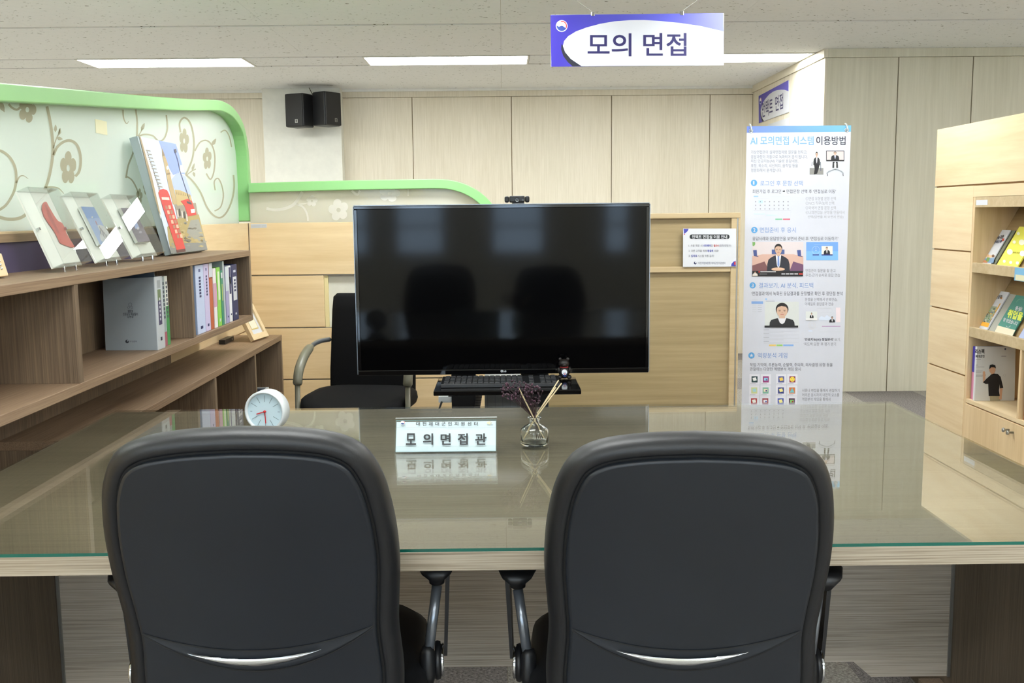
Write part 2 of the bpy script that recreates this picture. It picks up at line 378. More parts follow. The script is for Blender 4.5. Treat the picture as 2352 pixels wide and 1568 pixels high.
class Print:
    """flat print on a real plane (point o, normal n facing the viewer side)"""
    def __init__(s, parent, o, n, m=IDENT, step=0.0004, name='graphic_print'):
        s.p, s.o, s.n, s.mp, s.acc, s.step, s.k = parent, V(o), V(n).normalized(), m, {}, step, 0
        s.begin(name)
    def begin(s, name):
        """what follows belongs to one printed picture"""
        s.k += 1; s.cur = (name, s.k); return s
    def mesh(s, m, kind=None):
        """the mesh being printed; a named kind starts a part of its own"""
        key = s.cur
        if kind: s.k += 1; key = (kind, s.k)
        mb, ms = s.acc.setdefault(key, (MB(), []))
        if m not in ms: ms.append(m)
        mb.mi = ms.index(m)
        return mb
    def pt(s, x, y, layer):
        px, py = s.mp(x, y)
        return at_p(px, py, s.o+s.n*(s.step*layer), s.n)
    def poly(s, pts, m, layer=1, kind=None):
        s.mesh(m, kind).add([s.pt(x, y, layer) for x, y in pts], [list(range(len(pts)))])
    def rect(s, x0, y0, x1, y1, m, layer=1): s.poly([(x0, y0), (x1, y0), (x1, y1), (x0, y1)], m, layer)
    def rrect(s, x0, y0, x1, y1, r, m, layer=1):
        pts = []
        for cx, cy, a0 in ((x1-r, y0+r, -90), (x1-r, y1-r, 0), (x0+r, y1-r, 90), (x0+r, y0+r, 180)):
            for k in range(5):
                a = math.radians(a0+k*22.5); pts.append((cx+r*math.cos(a), cy+r*math.sin(a)))
        s.poly(pts, m, layer)
    def disc(s, cx, cy, r, m, layer=1, ry=None, a0=0, a1=360, n=24):
        ry = ry or r
        s.poly([(cx+r*math.cos(math.radians(a0+(a1-a0)*k/n)), cy+ry*math.sin(math.radians(a0+(a1-a0)*k/n))) for k in range(n if a1-a0 == 360 else n+1)], m, layer)
    def ring(s, cx, cy, r0, r1, m, layer=1, a0=0, a1=360, n=24):
        P = lambda r, k: (cx+r*math.cos(math.radians(a0+(a1-a0)*k/n)), cy+r*math.sin(math.radians(a0+(a1-a0)*k/n)))
        for k in range(n): s.poly([P(r0, k), P(r1, k), P(r1, k+1), P(r0, k+1)], m, layer)
    def line(s, pts, w, m, layer=1, kind=None, taper=False):
        n = len(pts); L = []; R_ = []
        for i in range(n):
            a, b = pts[max(i-1, 0)], pts[min(i+1, n-1)]
            dx, dy = b[0]-a[0], b[1]-a[1]; d = math.hypot(dx, dy) or 1
            ww = w/2*(1 if not taper else (1-0.75*i/(n-1)))
            L.append((pts[i][0]-dy/d*ww, pts[i][1]+dx/d*ww)); R_.append((pts[i][0]+dy/d*ww, pts[i][1]-dx/d*ww))
        mb = s.mesh(m, kind)
        for i in range(n-1): mb.add([s.pt(*q, layer) for q in (L[i], L[i+1], R_[i+1], R_[i])], [(0, 1, 2, 3)])
    def text(s, t, x0, y0, x1, y1, m, layer=2, bold=0.0, quad=None):
        """quad: TL, TR, BR, BL in print coordinates; else an upright box"""
        vs, fs, tw, thh = text_mesh(t)
        q = quad or [(x0, y0), (x1, y0), (x1, y1), (x0, y1)]
        def w(a, b):
            top = [q[0][i]+(q[1][i]-q[0][i])*a for i in (0, 1)]; bot = [q[3][i]+(q[2][i]-q[3][i])*a for i in (0, 1)]
            return [bot[i]+(top[i]-bot[i])*b for i in (0, 1)]
        mb = s.mesh(m, 'printed_lettering')
        ex, ey = bold/tw, bold/thh                # heavier strokes: the letter shapes laid over each other, slightly shifted
        for i, (dx, dy) in enumerate(((0, 0),) if not bold else ((-ex, -ey), (ex, -ey), (ex, ey), (-ex, ey), (0, 0))):
            mb.add([s.pt(*w(a+dx, b+dy), layer+0.14*i) for a, b in vs], fs)
    def emblem(s, cx, cy, r, white, red, blue, layer=2, ky=1.0):
        s.disc(cx, cy, r, white, layer, r*ky)
        P = lambda a, k: (cx+r*k*math.cos(math.radians(a)), cy-r*ky*k*math.sin(math.radians(a)))
        s.poly([P(a, 0.9) for a in range(100, -31, -10)]+[P(-30, 0.74)]+[P(a, 0.72) for a in range(-20, 101, 10)], red, layer+1)
        s.poly([P(a, 0.86) for a in range(170, 331, 10)]+[P(335, 0.62), P(345, 0.34), P(10, 0.12), P(120, 0.05), P(185, 0.22), P(195, 0.5), P(180, 0.72)], blue, layer+1)
    def done(s):
        out = []
        for (kind, _k), (mb, ms) in s.acc.items(): out.append(mb.build(kind, ms, s.p, fix=False))
        s.acc = {}
        return out

def smooth_path(pts, k=6):
    """Catmull-Rom through points"""
    out = []
    for i in range(len(pts)-1):
        p0, p1, p2, p3 = pts[max(i-1, 0)], pts[i], pts[i+1], pts[min(i+2, len(pts)-1)]
        for j in range(k):
            t = j/k
            out.append(tuple(0.5*((2*b)+(-a+c)*t+(2*a-5*b+4*c-d)*t*t+(-a+3*b-3*c+d)*t**3) for a, b, c, d in zip(p0, p1, p2, p3)))
    out.append(tuple(pts[-1])); return out

# ================================================================== the room
CEIL, YB, YR, XS = 2.455, 9.33, 7.25, 2.29     # ceiling height, back wall, right facing wall, return wall
XL, XR, YN = -5.6, 5.6, -4.6

fl = MB().box(XL, XR, YN, YB+0.1, -0.10, -0.006).build('floor', M['ceil_back']); tag(fl, kind='structure')
tile_me = {}
for ix in range(12):
    for iy in range(18):
        x, y = -2.0+ix*0.5, 0.4+iy*0.5
        k = (ix*7+iy*3+(ix*iy) % 3) % 3 == 0
        if k not in tile_me:
            o = MB().box(-0.2495, 0.2495, -0.2495, 0.2495, -0.006, 0).build('carpet_tile', M['carpet_b' if k else 'carpet_a'], fl)
            tile_me[k] = o.data
        else:
            o = bpy.data.objects.new('carpet_tile', tile_me[k]); put(o, fl)
        o.location = (x+0.25, y+0.25, 0); o.rotation_euler.z = math.pi/2*((ix+iy) % 2)
# carpet beyond the laid tiles
rest = MB().box(XL, XR, YN, 0.4, -0.006, -0.0005).box(XL, -2.0, 0.4, YB, -0.006, -0.0005).box(4.0, XR, 0.4, YB, -0.006, -0.0005)
rest.build('carpet_field', M['carpet_a'], fl)

ce = MB().box(XL, XR, YN, YB+0.1, CEIL+0.012, CEIL+0.12).build('ceiling', M['ceil_back']); tag(ce, kind='structure')
ROWS = [7.42-2.84*k for k in range(5)]          # near edge of each light strip
def ceil_row(y0, y1, length, xs=None, x0=XL):
    me = None
    x = x0
    while x < XR-0.01:
        x1 = min(x+length, XR)
        w = x1-x
        if me is None or abs(w-length) > 1e-3:
            o = MB().box(-w/2+0.0006, w/2-0.0006, y0+0.022-(y0+y1)/2, y1-0.022-(y0+y1)/2, 0, 0.012).build('ceiling_board', M['ceiling'], ce)
            if me is None: me = o.data
        else:
            o = bpy.data.objects.new('ceiling_board', me); put(o, ce)
        o.location = (x+w/2, (y0+y1)/2, CEIL)
        x = x1
ceil_row(7.84, YB, 1.4)
LX = [-4.53, -2.465, -0.40, 1.665, 3.73]
LIGHT_HALF = 0.605
lamp0 = None
for i, ys in enumerate(ROWS):
    ceil_row(ys-1.21, ys, 1.4); ceil_row(ys-2.42, ys-1.21, 1.4)
    edges = [XL]+[e for x in LX for e in (x-LIGHT_HALF, x+LIGHT_HALF)]+[XR]
    for a, b in zip(edges[0::2], edges[1::2]):
        if b-a > 0.02:
            MB().box(a+0.004, b-0.004, ys+0.022, ys+0.398, CEIL, CEIL+0.012).build('ceiling_board', M['ceiling'], ce)
    for j, x in enumerate(LX):
        if i == 0 and x > XS: continue
        if lamp0 is None:
            lamp0 = thing('ceiling_light', '', 'ceiling light', (x, ys+0.21, CEIL), 'recessed ceiling light panels')
            q = V((x, ys+0.21, CEIL))
            L, Wd = LIGHT_HALF, 0.205
            fr = MB()
            for (a0, a1, b0, b1) in ((-L, L, -Wd, -Wd+0.014), (-L, L, Wd-0.014, Wd), (-L, -L+0.014, -Wd+0.014, Wd-0.014), (L-0.014, L, -Wd+0.014, Wd-0.014)):
                fr.box(x+a0, x+a1, q.y+b0, q.y+b1, CEIL-0.004, CEIL+0.011)
            fr.build('lamp_frame', M['lampframe'], lamp0)
            box('diffuser', M['lamp'], lamp0, x-L+0.014, x+L-0.014, q.y-Wd+0.014, q.y+Wd-0.014, CEIL-0.002, CEIL+0.010)
            c = lamp0
        else:
            c = copy_tree(lamp0); c.location = (x, ys+0.21, CEIL)
        if i == 0:
            c['label'] = ['long white ceiling light panel hidden behind the far left corner', 'lit white ceiling light panel above the tall green glass partition',
                          'lit white ceiling light panel left of the hanging blue sign', 'lit white ceiling light panel partly behind the hanging blue sign'][j]
        else:
            c['label'] = 'white ceiling light panel overhead, out of view above the desk and chairs'

# far wall: panels between joints measured on the photograph
wb = MB().box(XL, XS+0.1, YB, YB+0.1, 0, CEIL+0.01).build('wall_back', M['wallgroove']); tag(wb, kind='structure')
seams = [-4.55, -3.63, -2.72, -1.83, at_y(948, 300, YB).x, at_y(1175, 300, YB).x, at_y(1404, 300, YB).x, at_y(1629, 300, YB).x, XS]
for a, b in zip([XL]+seams[:-1], seams):
    box('wall_panel', M['wallpanel'], wb, a+0.0035, b-0.0035, YB-0.018, YB, 0, CEIL-0.075)
tr = box('trim_1', M['wallpanel'], None, XL, XS, YB-0.03, YB-0.001, CEIL-0.072, CEIL-0.022); tag(tr, kind='structure')
tr = box('trim_2', M['lampframe'], None, XL, XS, YB-0.05, YB-0.001, CEIL-0.022, CEIL); tag(tr, kind='structure')
PX0, PX1 = at_y(605, 300, 9.18).x, at_y(784, 300, 9.18).x
pl = box('wall_pillar', M['pillar'], None, PX0, PX1, 9.18, YB-0.02, 0, CEIL-0.001); tag(pl, kind='structure')

# return wall on the right and the wall that faces us beside it
ws = box('wall_return', M['wallgroove'], None, XS+0.016, XS+0.1, YR+0.1, YB, 0, CEIL+0.01); tag(ws, kind='structure')
for a, b in ((YR, 8.28), (8.285, YB-0.0155)):
    box('wall_panel', M['wallpanel'], ws, XS, XS+0.016, a, b-0.003, 0, CEIL-0.062)
tr = box('trim_3', M['wallpanel'], None, XS-0.012, XS+0.016, YR-0.012, YB-0.03, CEIL-0.06, CEIL-0.001); tag(tr, kind='structure')
wr = box('wall_right', M['wallgroove'], None, XS+0.0165, XR, YR+0.016, YR+0.1, 0, CEIL+0.01); tag(wr, kind='structure')
rs = [XS, at_y(2062, 200, YR).x, at_y(2233, 200, YR).x]
rs += [rs[-1]+0.545*k for k in range(1, 5)]
for a, b in zip(rs[:-1], rs[1:]):
    box('wall_panel', M['wallpanel_r'], wr, a+(0.0165 if a == XS else 0.004), b-0.004, YR, YR+0.016, 0, CEIL-0.062)
tr = box('trim_4', M['wallpanel_r'], None, XS+0.0165, XR, YR-0.012, YR+0.015, CEIL-0.06, CEIL-0.001); tag(tr, kind='structure')

# sides and the window wall behind the camera
for nm, a, b in (('wall_left', XL-0.1, XL), ('wall_right_side', XR, XR+0.1)):
    tag(box(nm, M['wall'], None, a, b, YN, YB, 0, CEIL+0.01), kind='structure')
WIN = [(-4.6, -3.2), (-2.55, -1.62), (-1.33, -0.70), (-0.16, 0.52), (1.22, 1.56), (2.3, 3.7)]
wn = MB(); z0, z1 = 0.82, 2.28
wn.box(XL, XR, YN-0.1, YN, 0, z0).box(XL, XR, YN-0.1, YN, z1, CEIL+0.01)
xs = [XL]+[e for w in WIN for e in w]+[XR]
for a, b in zip(xs[0::2], xs[1::2]): wn.box(a, b, YN-0.1, YN, z0, z1)
tag(wn.build('wall_rear', M['wall']), kind='structure')
for k, (a, b) in enumerate(WIN):
    w = bpy.data.objects.new('window_%d' % (k+1), None); put(w, None, (0, 0, 0)); tag(w, kind='structure')
    f = MB()
    for (p, q, r, s) in ((a, b, z0, z0+0.05), (a, b, z1-0.05, z1), (a, a+0.05, z0+0.05, z1-0.05), (b-0.05, b, z0+0.05, z1-0.05), (a+0.05, b-0.05, 1.16, 1.20)):
        f.box(p, q, YN-0.07, YN-0.02, r, s)
    f.build('window_frame', M['lampframe'], w)
    box('pane', M['pane'], w, a+0.05, b-0.05, YN-0.052, YN-0.046, z0+0.05, z1-0.05)

# ================================================================== partitions
YP = 5.70                       # low partition that crosses the room behind the screen
XP = -1.437                     # tall partition along the left

def sweep(path, inward, th, ext, m, name, parent):
    """rectangular rail: path of world points, in-plane inward offsets, depth vector ext"""
    ext = V(ext); rs = []
    for p, d in zip(path, inward):
        p = V(p); d = V(d)
        rs.append([p, p+d*th, p+d*th+ext, p+ext])
    return MB().rings(rs).build(name, m, parent, bevel=0.004)
def inward_dirs(path, plane):
    """left-hand normals of a path that runs to the right over an arch (pointing down / in)"""
    out = []
    for i in range(len(path)):
        a, b = V(path[max(i-1, 0)]), V(path[min(i+1, len(path)-1)]); t = (b-a).normalized()
        out.append(V((t.z, 0, -t.x)) if plane == 'y' else V((0, t.z, -t.y)))
    return out

# --- tall green-arched partition on the left
tp = thing('glass_partition', 'tall partition with green arched rim and frosted flower glass behind the left bookshelf', 'partition', (XP, 3.6, 0))
pan_z = [0.06, 0.385, 0.685, 0.985, 1.285]
for k in range(4):
    for a, b in ((0.6, 2.45), (2.46, 4.1), (4.11, YP-0.004)):
        box('maple_panel', M['maple_y'], tp, XP-0.012, XP, a, b, pan_z[k]+0.006, pan_z[k+1], bevel=0.002)
box('partition_core', M['maple_dark'], tp, XP-0.09, XP-0.012, 0.6, YP+0.06, 0, 1.284)
arch_px = [(0, 190), (150, 203), (300, 217), (430, 227), (490, 229), (514, 233), (539, 250), (560, 286), (571, 340), (577, 400), (578.5, 450), (579, 509)]
arch = [at_x(px, py, XP) for px, py in arch_px]
arch = [V((XP, min(p.y, 5.80), p.z)) for p in arch]
first = V((XP, 0.6, arch[0].z-(arch[2].z-arch[0].z)/(arch[2].y-arch[0].y)*(arch[0].y-0.6)))
path = [V(p) for p in smooth_path([tuple(first), *[tuple(p) for p in arch]], 4)]
ind = inward_dirs(path, 'x')
sweep(path, ind, 0.052, (-0.095, 0, 0), M['green'], 'green_rim', tp)
XG = XP-0.062
inner = [V((XG, p.y, p.z))+d*0.047 for p, d in zip(path, ind)]
inner = [p for p in inner if p.z > 1.29]
poly = inner+[V((XG, inner[-1].y, 1.284)), V((XG, 0.6, 1.284))]
tg = MB().prism(poly, (-0.006, 0, 0)).build('frosted_glass', M['frost'], tp)
pr = Print(tg, (XG+0.0012, 0, 0), (1, 0, 0), Z1)
VN = M['vine']
def vine(pts, w, taper=False, P=pr, m=VN): P.line(smooth_path(pts, 5), w, m, 1, 'vine_pattern', taper)
def flower(cx, cy, rx, ry, rot=0, P=pr, m=VN, hole=0.2):
    n = 60; out = []; inn = []
    for k in range(n):
        a = 2*math.pi*k/n; r = 0.62+0.38*abs(math.cos(2.5*(a+rot)))**0.6
        out.append((cx+rx*r*math.cos(a), cy+ry*r*math.sin(a))); inn.append((cx+rx*hole*math.cos(a), cy+ry*hole*math.sin(a)))
    mb = P.mesh(m, 'flower_pattern')
    for k in range(n):
        j = (k+1) % n
        mb.add([P.pt(*q, 1) for q in (inn[k], out[k], out[j], inn[j])], [(0, 1, 2, 3)])
def leaf(x0, y0, x1, y1, w, P=pr, m=VN):
    dx, dy = x1-x0, y1-y0; d = math.hypot(dx, dy); nx, ny = -dy/d*w, dx/d*w
    P.poly([(x0, y0), (x0+dx*.35+nx, y0+dy*.35+ny), (x0+dx*.7+nx*.7, y0+dy*.7+ny*.7), (x1, y1), (x0+dx*.7-nx*.7, y0+dy*.7-ny*.7), (x0+dx*.35-nx, y0+dy*.35-ny)], m, 1, 'leaf_pattern')
vine([(352, 275), (375, 380), (392, 500), (397, 620), (382, 740), (358, 840), (335, 900)], 22)
vine([(402, 640), (430, 580), (480, 540), (530, 532), (575, 562), (600, 625), (605, 700), (593, 765), (565, 800)], 20)
vine([(335, 885), (390, 880), (440, 890), (480, 930)], 16, True)
vine([(400, 590), (418, 530), (440, 480), (452, 440)], 8)
leaf(415, 470, 418, 410, 12); leaf(445, 490, 452, 440, 11); leaf(425, 510, 472, 522, 13)
flower(512, 738, 62, 128, 0.3)
vine([(-40, 600), (20, 615), (75, 660), (112, 730), (122, 810), (112, 890), (85, 955), (40, 1020), (-20, 1060)], 20)
vine([(-30, 1095), (40, 1118), (110, 1120), (165, 1105), (212, 1072)], 24)
vine([(122, 850), (145, 805), (175, 795), (212, 818)], 14, True)
flower(205, 300, 68, 100, 0.0); leaf(-10, 235, 35, 320, 22)
vine([(65, 258), (90, 285), (125, 300), (150, 285)], 16)
vine([(1018, 298), (1030, 400), (1025, 520), (1000, 620), (962, 720), (946, 812)], 13)
vine([(922, 300), (928, 365), (950, 405), (966, 385)], 14, True)
vine([(1030, 505), (1080, 486), (1145, 495), (1190, 535), (1232, 515), (1256, 440), (1248, 340)], 12)
vine([(946, 798), (990, 828), (1025, 890), (1044, 950)], 11)
flower(1046, 950, 24, 60, 0.2); flower(1100, 880, 26, 60, 0.5)
leaf(1060, 460, 1085, 398, 13); vine([(1035, 500), (1055, 470), (1070, 440)], 8)
vine([(1355, 470), (1348, 400), (1380, 360), (1420, 388), (1446, 460), (1456, 560), (1445, 660), (1412, 750), (1390, 790)], 13)
flower(1382, 535, 37, 95, 0.2)
vine([(1462, 610), (1500, 546), (1550, 531), (1592, 570), (1612, 650), (1606, 760), (1580, 822), (1548, 778)], 11)
flower(1555, 668, 34, 85, 0.4)
vine([(1392, 785), (1450, 840), (1505, 920), (1550, 1025), (1600, 1090), (1652, 1110), (1700, 1070), (1740, 980), (1757, 880), (1752, 790)], 13)
vine([(1615, 905), (1608, 840), (1636, 815), (1664, 868), (1676, 950), (1655, 1030), (1610, 1060)], 10)
vine([(1400, 790), (1440, 760), (1470, 745)], 8); leaf(1440, 760, 1460, 700, 10); leaf(1450, 765, 1462, 805, 10)
vine([(1655, 470), (1690, 455), (1720, 500), (1738, 580)], 9)
leaf(1590, 570, 1622, 515, 14)
pr.done()
box('sticky_note', C(238, 234, 196), tp, XG+0.0006, XG+0.0016, at_x(*Z1(715, 430), XG).y, at_x(*Z1(800, 430), XG).y, at_x(*Z1(757, 482), XG).z, at_x(*Z1(757, 380), XG).z)

# --- low partition that faces us
lp = thing('low_partition', 'low maple partition with green rail and frosted glass strip left of the screen', 'partition', (-0.6, YP, 0))
X1 = 0.16
cols = [(XP+0.004, -0.74), (-0.735, X1)]
for k in range(4):
    for a, b in cols:
        if k == 2 and a < -1:          # shorter panel with a white niche beside it
            xa = at_y(745, 700, YP).x
            box('maple_panel', M['maple_x'], lp, a, xa, YP, YP+0.014, pan_z[k]+0.007, pan_z[k+1], bevel=0.002)
            box('niche_reveal', C(230, 216, 164), lp, xa+0.001, xa+0.022, YP+0.0135, YP+0.05, pan_z[k]+0.0, pan_z[k+1])
            box('niche_panel', M['pillar'], lp, xa+0.0225, b, YP+0.035, YP+0.04, pan_z[k], pan_z[k+1])
        else:
            box('maple_panel', M['maple_x'], lp, a, b, YP, YP+0.014, pan_z[k]+0.007, pan_z[k+1], bevel=0.002)
    if k: box('joint_strip', M['alu'], lp, XP+0.004, X1, YP+0.008, YP+0.015, pan_z[k]+0.001, pan_z[k]+0.0045)
box('partition_core', M['maple_dark'], lp, XP+0.004, X1, YP+0.05, YP+0.09, 0, 1.284)
box('partition_core', M['maple_dark'], lp, XP+0.004, at_y(745, 700, YP).x, YP+0.015, YP+0.0495, 0, 1.284)
box('partition_core', M['maple_dark'], lp, at_y(815, 700, YP).x+0.3, X1, YP+0.015, YP+0.0495, 0, 1.284)
yr = YP-0.02
rail_px = [(569, 420.5), (700, 416.5), (830, 413.5), (950, 411.5), (1005, 411), (1040, 414), (1075, 425), (1105, 443), (1128, 465), (1150, 497), (1160, 515)]
path = [V(p) for p in smooth_path([tuple(at_y(px, py, yr)) for px, py in rail_px], 4)]
ind = inward_dirs(path, 'y')
sweep(path, ind, 0.053, (0, 0.09, 0), M['green'], 'green_rail', lp)
inner = [V((p.x, YP+0.03, p.z))+d*0.045 for p, d in zip(path, ind)]
inner = [p for p in inner if p.z > 1.287 and p.x > XP+0.005]
lg_ = MB().prism([V((XP+0.006, YP+0.03, 1.284)), V((XP+0.006, YP+0.03, inner[0].z))]+inner+[V((inner[-1].x, YP+0.03, 1.284))], (0, 0.006, 0)).build('frosted_glass', M['frost2'], lp)
p2 = Print(lg_, (0, YP+0.0285, 0), (0, -1, 0), Z3)
W2 = M['vine2']
vine([(225, 1000), (290, 1010), (370, 996), (430, 962), (485, 880)], 22, False, p2, W2)
vine([(440, 968), (490, 990), (518, 1040), (525, 1088)], 14, False, p2, W2)
vine([(440, 966), (490, 966), (525, 958)], 7, False, p2, W2)
flower(553, 945, 42, 42, 0.2, p2, W2); flower(745, 1010, 74, 80, 0.5, p2, W2); flower(1112, 893, 78, 60, 0.1, p2, W2)
vine([(840, 870), (880, 900), (900, 870)], 16, False, p2, W2); vine([(1245, 860), (1246, 910)], 12, False, p2, W2)
p2.done()
sq = [at_y(*Z3(112, 1112), YP-0.001), at_y(*Z3(228, 1110), YP-0.001), at_y(*Z3(228, 1138), YP-0.001), at_y(*Z3(112, 1142), YP-0.001)]
st = MB().prism(sq, (0, 0.0008, 0)).build('label_sticker', M['paper'], lp)
ps = Print(st, (0, YP-0.0013, 0), (0, -1, 0), Z3)
for yy in (1119, 1126, 1133): ps.line([(116, yy+1), (185, yy)], 1.6, C(150, 155, 165)); ps.line([(190, yy), (222, yy-1)], 1.6, C(150, 155, 165))
ps.done()

# --- framed tan partition on the right of the screen
rp = thing('framed_partition', 'tan board partition with pale wood frame right of the screen', 'partition', (0.75, YP, 0))
RX1 = at_y(1697, 700, YP).x
ztop = at_y(1600, 489, YP).z; zm0, zm1 = at_y(1600, 625, YP).z, at_y(1600, 612, YP).z
box('upper_board', M['tan_x'], rp, X1+0.03, RX1-0.05, YP+0.022, YP+0.04, zm1, ztop-0.03)
box('lower_board', M['tan_x'], rp, X1+0.03, RX1-0.05, YP+0.022, YP+0.04, 0.08, zm0)
box('top_rail', M['tan_trim'], rp, X1+0.004, RX1, YP-0.004, YP+0.06, ztop-0.03, ztop, bevel=0.003)
box('middle_rail', M['tan_trim'], rp, X1+0.03, RX1-0.05, YP+0.002, YP+0.05, zm0, zm1, bevel=0.003)
for a, b in ((X1+0.004, X1+0.03), (RX1-0.05, RX1-0.018)):
    box('upright', M['tan_trim'], rp, a, b, YP, YP+0.055, 0.0, ztop-0.031, bevel=0.003)
box('edge_strip', M['alu'], rp, RX1-0.017, RX1-0.011, YP+0.004, YP+0.055, 0.0, ztop-0.031)
box('edge_strip', M['tan_trim'], rp, RX1-0.0105, RX1, YP, YP+0.058, 0.0, ztop-0.031)
box('bottom_rail', M['tan_trim'], rp, X1+0.03, RX1-0.05, YP+0.002, YP+0.05, 0.0, 0.08)

# --- notice fixed on it
nt_ = thing('notice_sign', 'white notice with black title pill on the tan partition', 'notice', (1.1, YP+0.02, 1.15))
yn = YP-0.007
q = [at_y(*Z, yn) for Z in (ZR(389, 195), ZR(757, 195), ZR(757, 458), ZR(388, 461))]
nb = MB().prism(q, (0, 0.004, 0)).build('board', M['paper'], nt_)
pn = Print(nb, (0, yn, 0), (0, -1, 0), ZR)
INK, NAVY, RED, GREY = C(40, 44, 56), C(38, 40, 110), C(196, 48, 44), C(96, 100, 112)
pn.begin('corner_ornament'); pn.poly([(390, 196), (440, 196), (425, 215), (410, 226), (399, 245), (391, 260)], C(214, 216, 232), 1)
pn.poly([(392, 197), (428, 197), (420, 214), (408, 224), (396, 232)], C(62, 64, 160), 2)
pn.begin('corner_ornament'); pn.poly([(755, 400), (745, 404), (726, 425), (715, 445), (708, 457), (755, 457)], C(214, 216, 232), 1)
pn.poly([(754, 418), (738, 424), (724, 440), (722, 456), (754, 456)], C(62, 64, 160), 2); pn.poly([(742, 428), (753, 424), (753, 444), (744, 448)], RED, 3)
pn.begin('corner_ornament'); pn.poly([(394, 234), (402, 230), (402, 237), (396, 241)], RED, 3)
pn.begin('title_pill'); pn.rrect(434, 236, 711, 268, 15.5, C(22, 30, 34), 1)
pn.text('언택트 면접실 이용 안내', 452, 241, 694, 265, M['paper'], 2, 0.02)
pn.text('1. 사용 희망 시', 427, 305, 521, 322, GREY); pn.text('사전예약', 525, 305, 580, 322, C(52, 66, 170), 2, 0.015); pn.text('은', 582, 305, 595, 322, GREY)
pn.text('필수!!', 601, 305, 635, 322, RED, 2, 0.02); pn.text('(담당상담사)', 640, 304, 722, 324, GREY)
pn.text('2. 다른 고객을 위해', 427, 341, 552, 358, GREY); pn.text('청결히', 557, 341, 597, 358, C(52, 66, 170), 2, 0.015); pn.text('사용!', 602, 341, 635, 358, GREY)
pn.text('3.', 427, 377, 438, 392, GREY); pn.text('임의로', 444, 376, 486, 393, C(52, 66, 170), 2, 0.015); pn.text('시스템 작동 금지!', 491, 376, 603, 393, GREY)
pn.begin('printed_emblem'); pn.disc(473, 434, 9.5, C(28, 36, 80), 1); pn.disc(476, 430, 5, M['paper'], 2)
pn.text('대전지방보훈청 제대군인지원센터', 494, 426, 682, 442, C(84, 92, 120))
pn.done()

# ================================================================== left shelving
XF = -1.18                                  # front plane of both shelf units
TB = 0.027
ZT1, ZT0 = 1.166, 0.838                     # upper unit top and underside
YF1, YF0 = 4.70, 1.85
us = thing('wall_shelf', 'upper brown oak shelf box carrying the acrylic frames along the left partition', 'shelf', (-1.3, 3.3, ZT0))
box('top_board', M['brown_y'], us, XP+0.002, XF, YF0, YF1, ZT1-TB, ZT1, bevel=0.0015)
box('bottom_board', M['brown_y'], us, XP+0.002, XF, YF0, YF1, ZT0, ZT0+TB, bevel=0.0015)
box('back_panel', M['brown_z'], us, XP+0.002, XP+0.012, YF0, YF1, ZT0+TB, ZT1-TB)
y_div = [at_x(182, 760, XF).y, at_x(444.5, 690, XF).y]
for y in [YF0+0.013]+y_div+[YF1-0.013]:
    box('divider' if y in y_div else 'end_panel', M['brown_z'], us, XP+0.012, XF-0.001, y-0.013, y+0.013, ZT0+TB, ZT1-TB, bevel=0.001)
box('hanging_back', M['brown_z'], us, XP+0.002, XP+0.012, YF0, 4.25, 0.7005, ZT0)
# purple back board above the shelf, with its wooden capping
box('back_board', C(84, 74, 106), us, XP+0.003, XP+0.012, YF0, 4.22, ZT1, ZT1+0.088)
box('board_cap', M['brown_edge'], us, XP+0.003, XP+0.02, YF0, 4.22, ZT1+0.0885, ZT1+0.112)

ZL = 0.700; YL1, YL0 = 5.27, 2.77
ls = thing('low_bookcase', 'low brown oak bookcase under the upper shelf beside the desk', 'bookcase', (-1.3, 4.0, 0))
XFL = -1.176
box('top_board', M['brown_y'], ls, XP+0.002, XFL, YL0, YL1, ZL-TB, ZL, bevel=0.0015)
box('bottom_board', M['brown_y'], ls, XP+0.002, XFL, YL0, YL1, 0.05, 0.05+TB)
box('plinth', M['brown_y'], ls, XP+0.002, XFL-0.02, YL0, YL1, 0, 0.05)
box('back_panel', M['brown_z'], ls, XP+0.002, XP+0.01, YL0, YL1, 0.05+TB, ZL-TB)
ld = [YL0+0.013, at_x(348, 930, XFL).y, at_x(496, 880, XFL).y, at_x(588, 850, XFL).y, YL1-0.013]
for k, y in enumerate(ld):
    box('end_panel' if k in (0, 4) else 'divider', M['brown_z'], ls, XP+0.01, XFL-0.001, y-0.013, y+0.013, 0.05+TB, ZL-TB)
zs = at_x(640, 908, XFL).z
for a, b in zip(ld[:-1], ld[1:]):
    box('shelf_board', M['brown_y'], ls, XP+0.01, XFL-0.004, a+0.0135, b-0.0135, zs-TB, zs)

# ------------------------------------------------------------------ books
SPINE = {}
def book(name, label, loc_y0, loc_y1, h, depth, zbase, cov, spine, pages=C(232, 228, 216), xfront=None, cat='book', group=None, rz=0.0, th=0.0025):
    """upright book, spine to the front (+X)"""
    xf = (XF-0.012) if xfront is None else xfront
    t = thing(name, label, cat, (xf-depth/2, (loc_y0+loc_y1)/2, zbase), group)
    x0 = xf-depth
    box('cover', cov, t, x0, xf-0.004, loc_y0, loc_y0+th, zbase, zbase+h); box('cover', cov, t, x0, xf-0.004, loc_y1-th, loc_y1, zbase, zbase+h)
    box('pages', pages, t, x0+0.003, xf-0.006, loc_y0+th, loc_y1-th, zbase+0.003, zbase+h-0.004)
    t_sp = box('spine', spine, t, xf-0.004, xf, loc_y0, loc_y1, zbase, zbase+h, bevel=0.0015)
    t.rotation_euler.z = rz
    SPINE[t] = t_sp
    return t
zb = ZT0+TB+0.0005
Yof = lambda px: at_x(px, 720, XF-0.012).y
G1 = 'books in the far bay of the upper shelf'
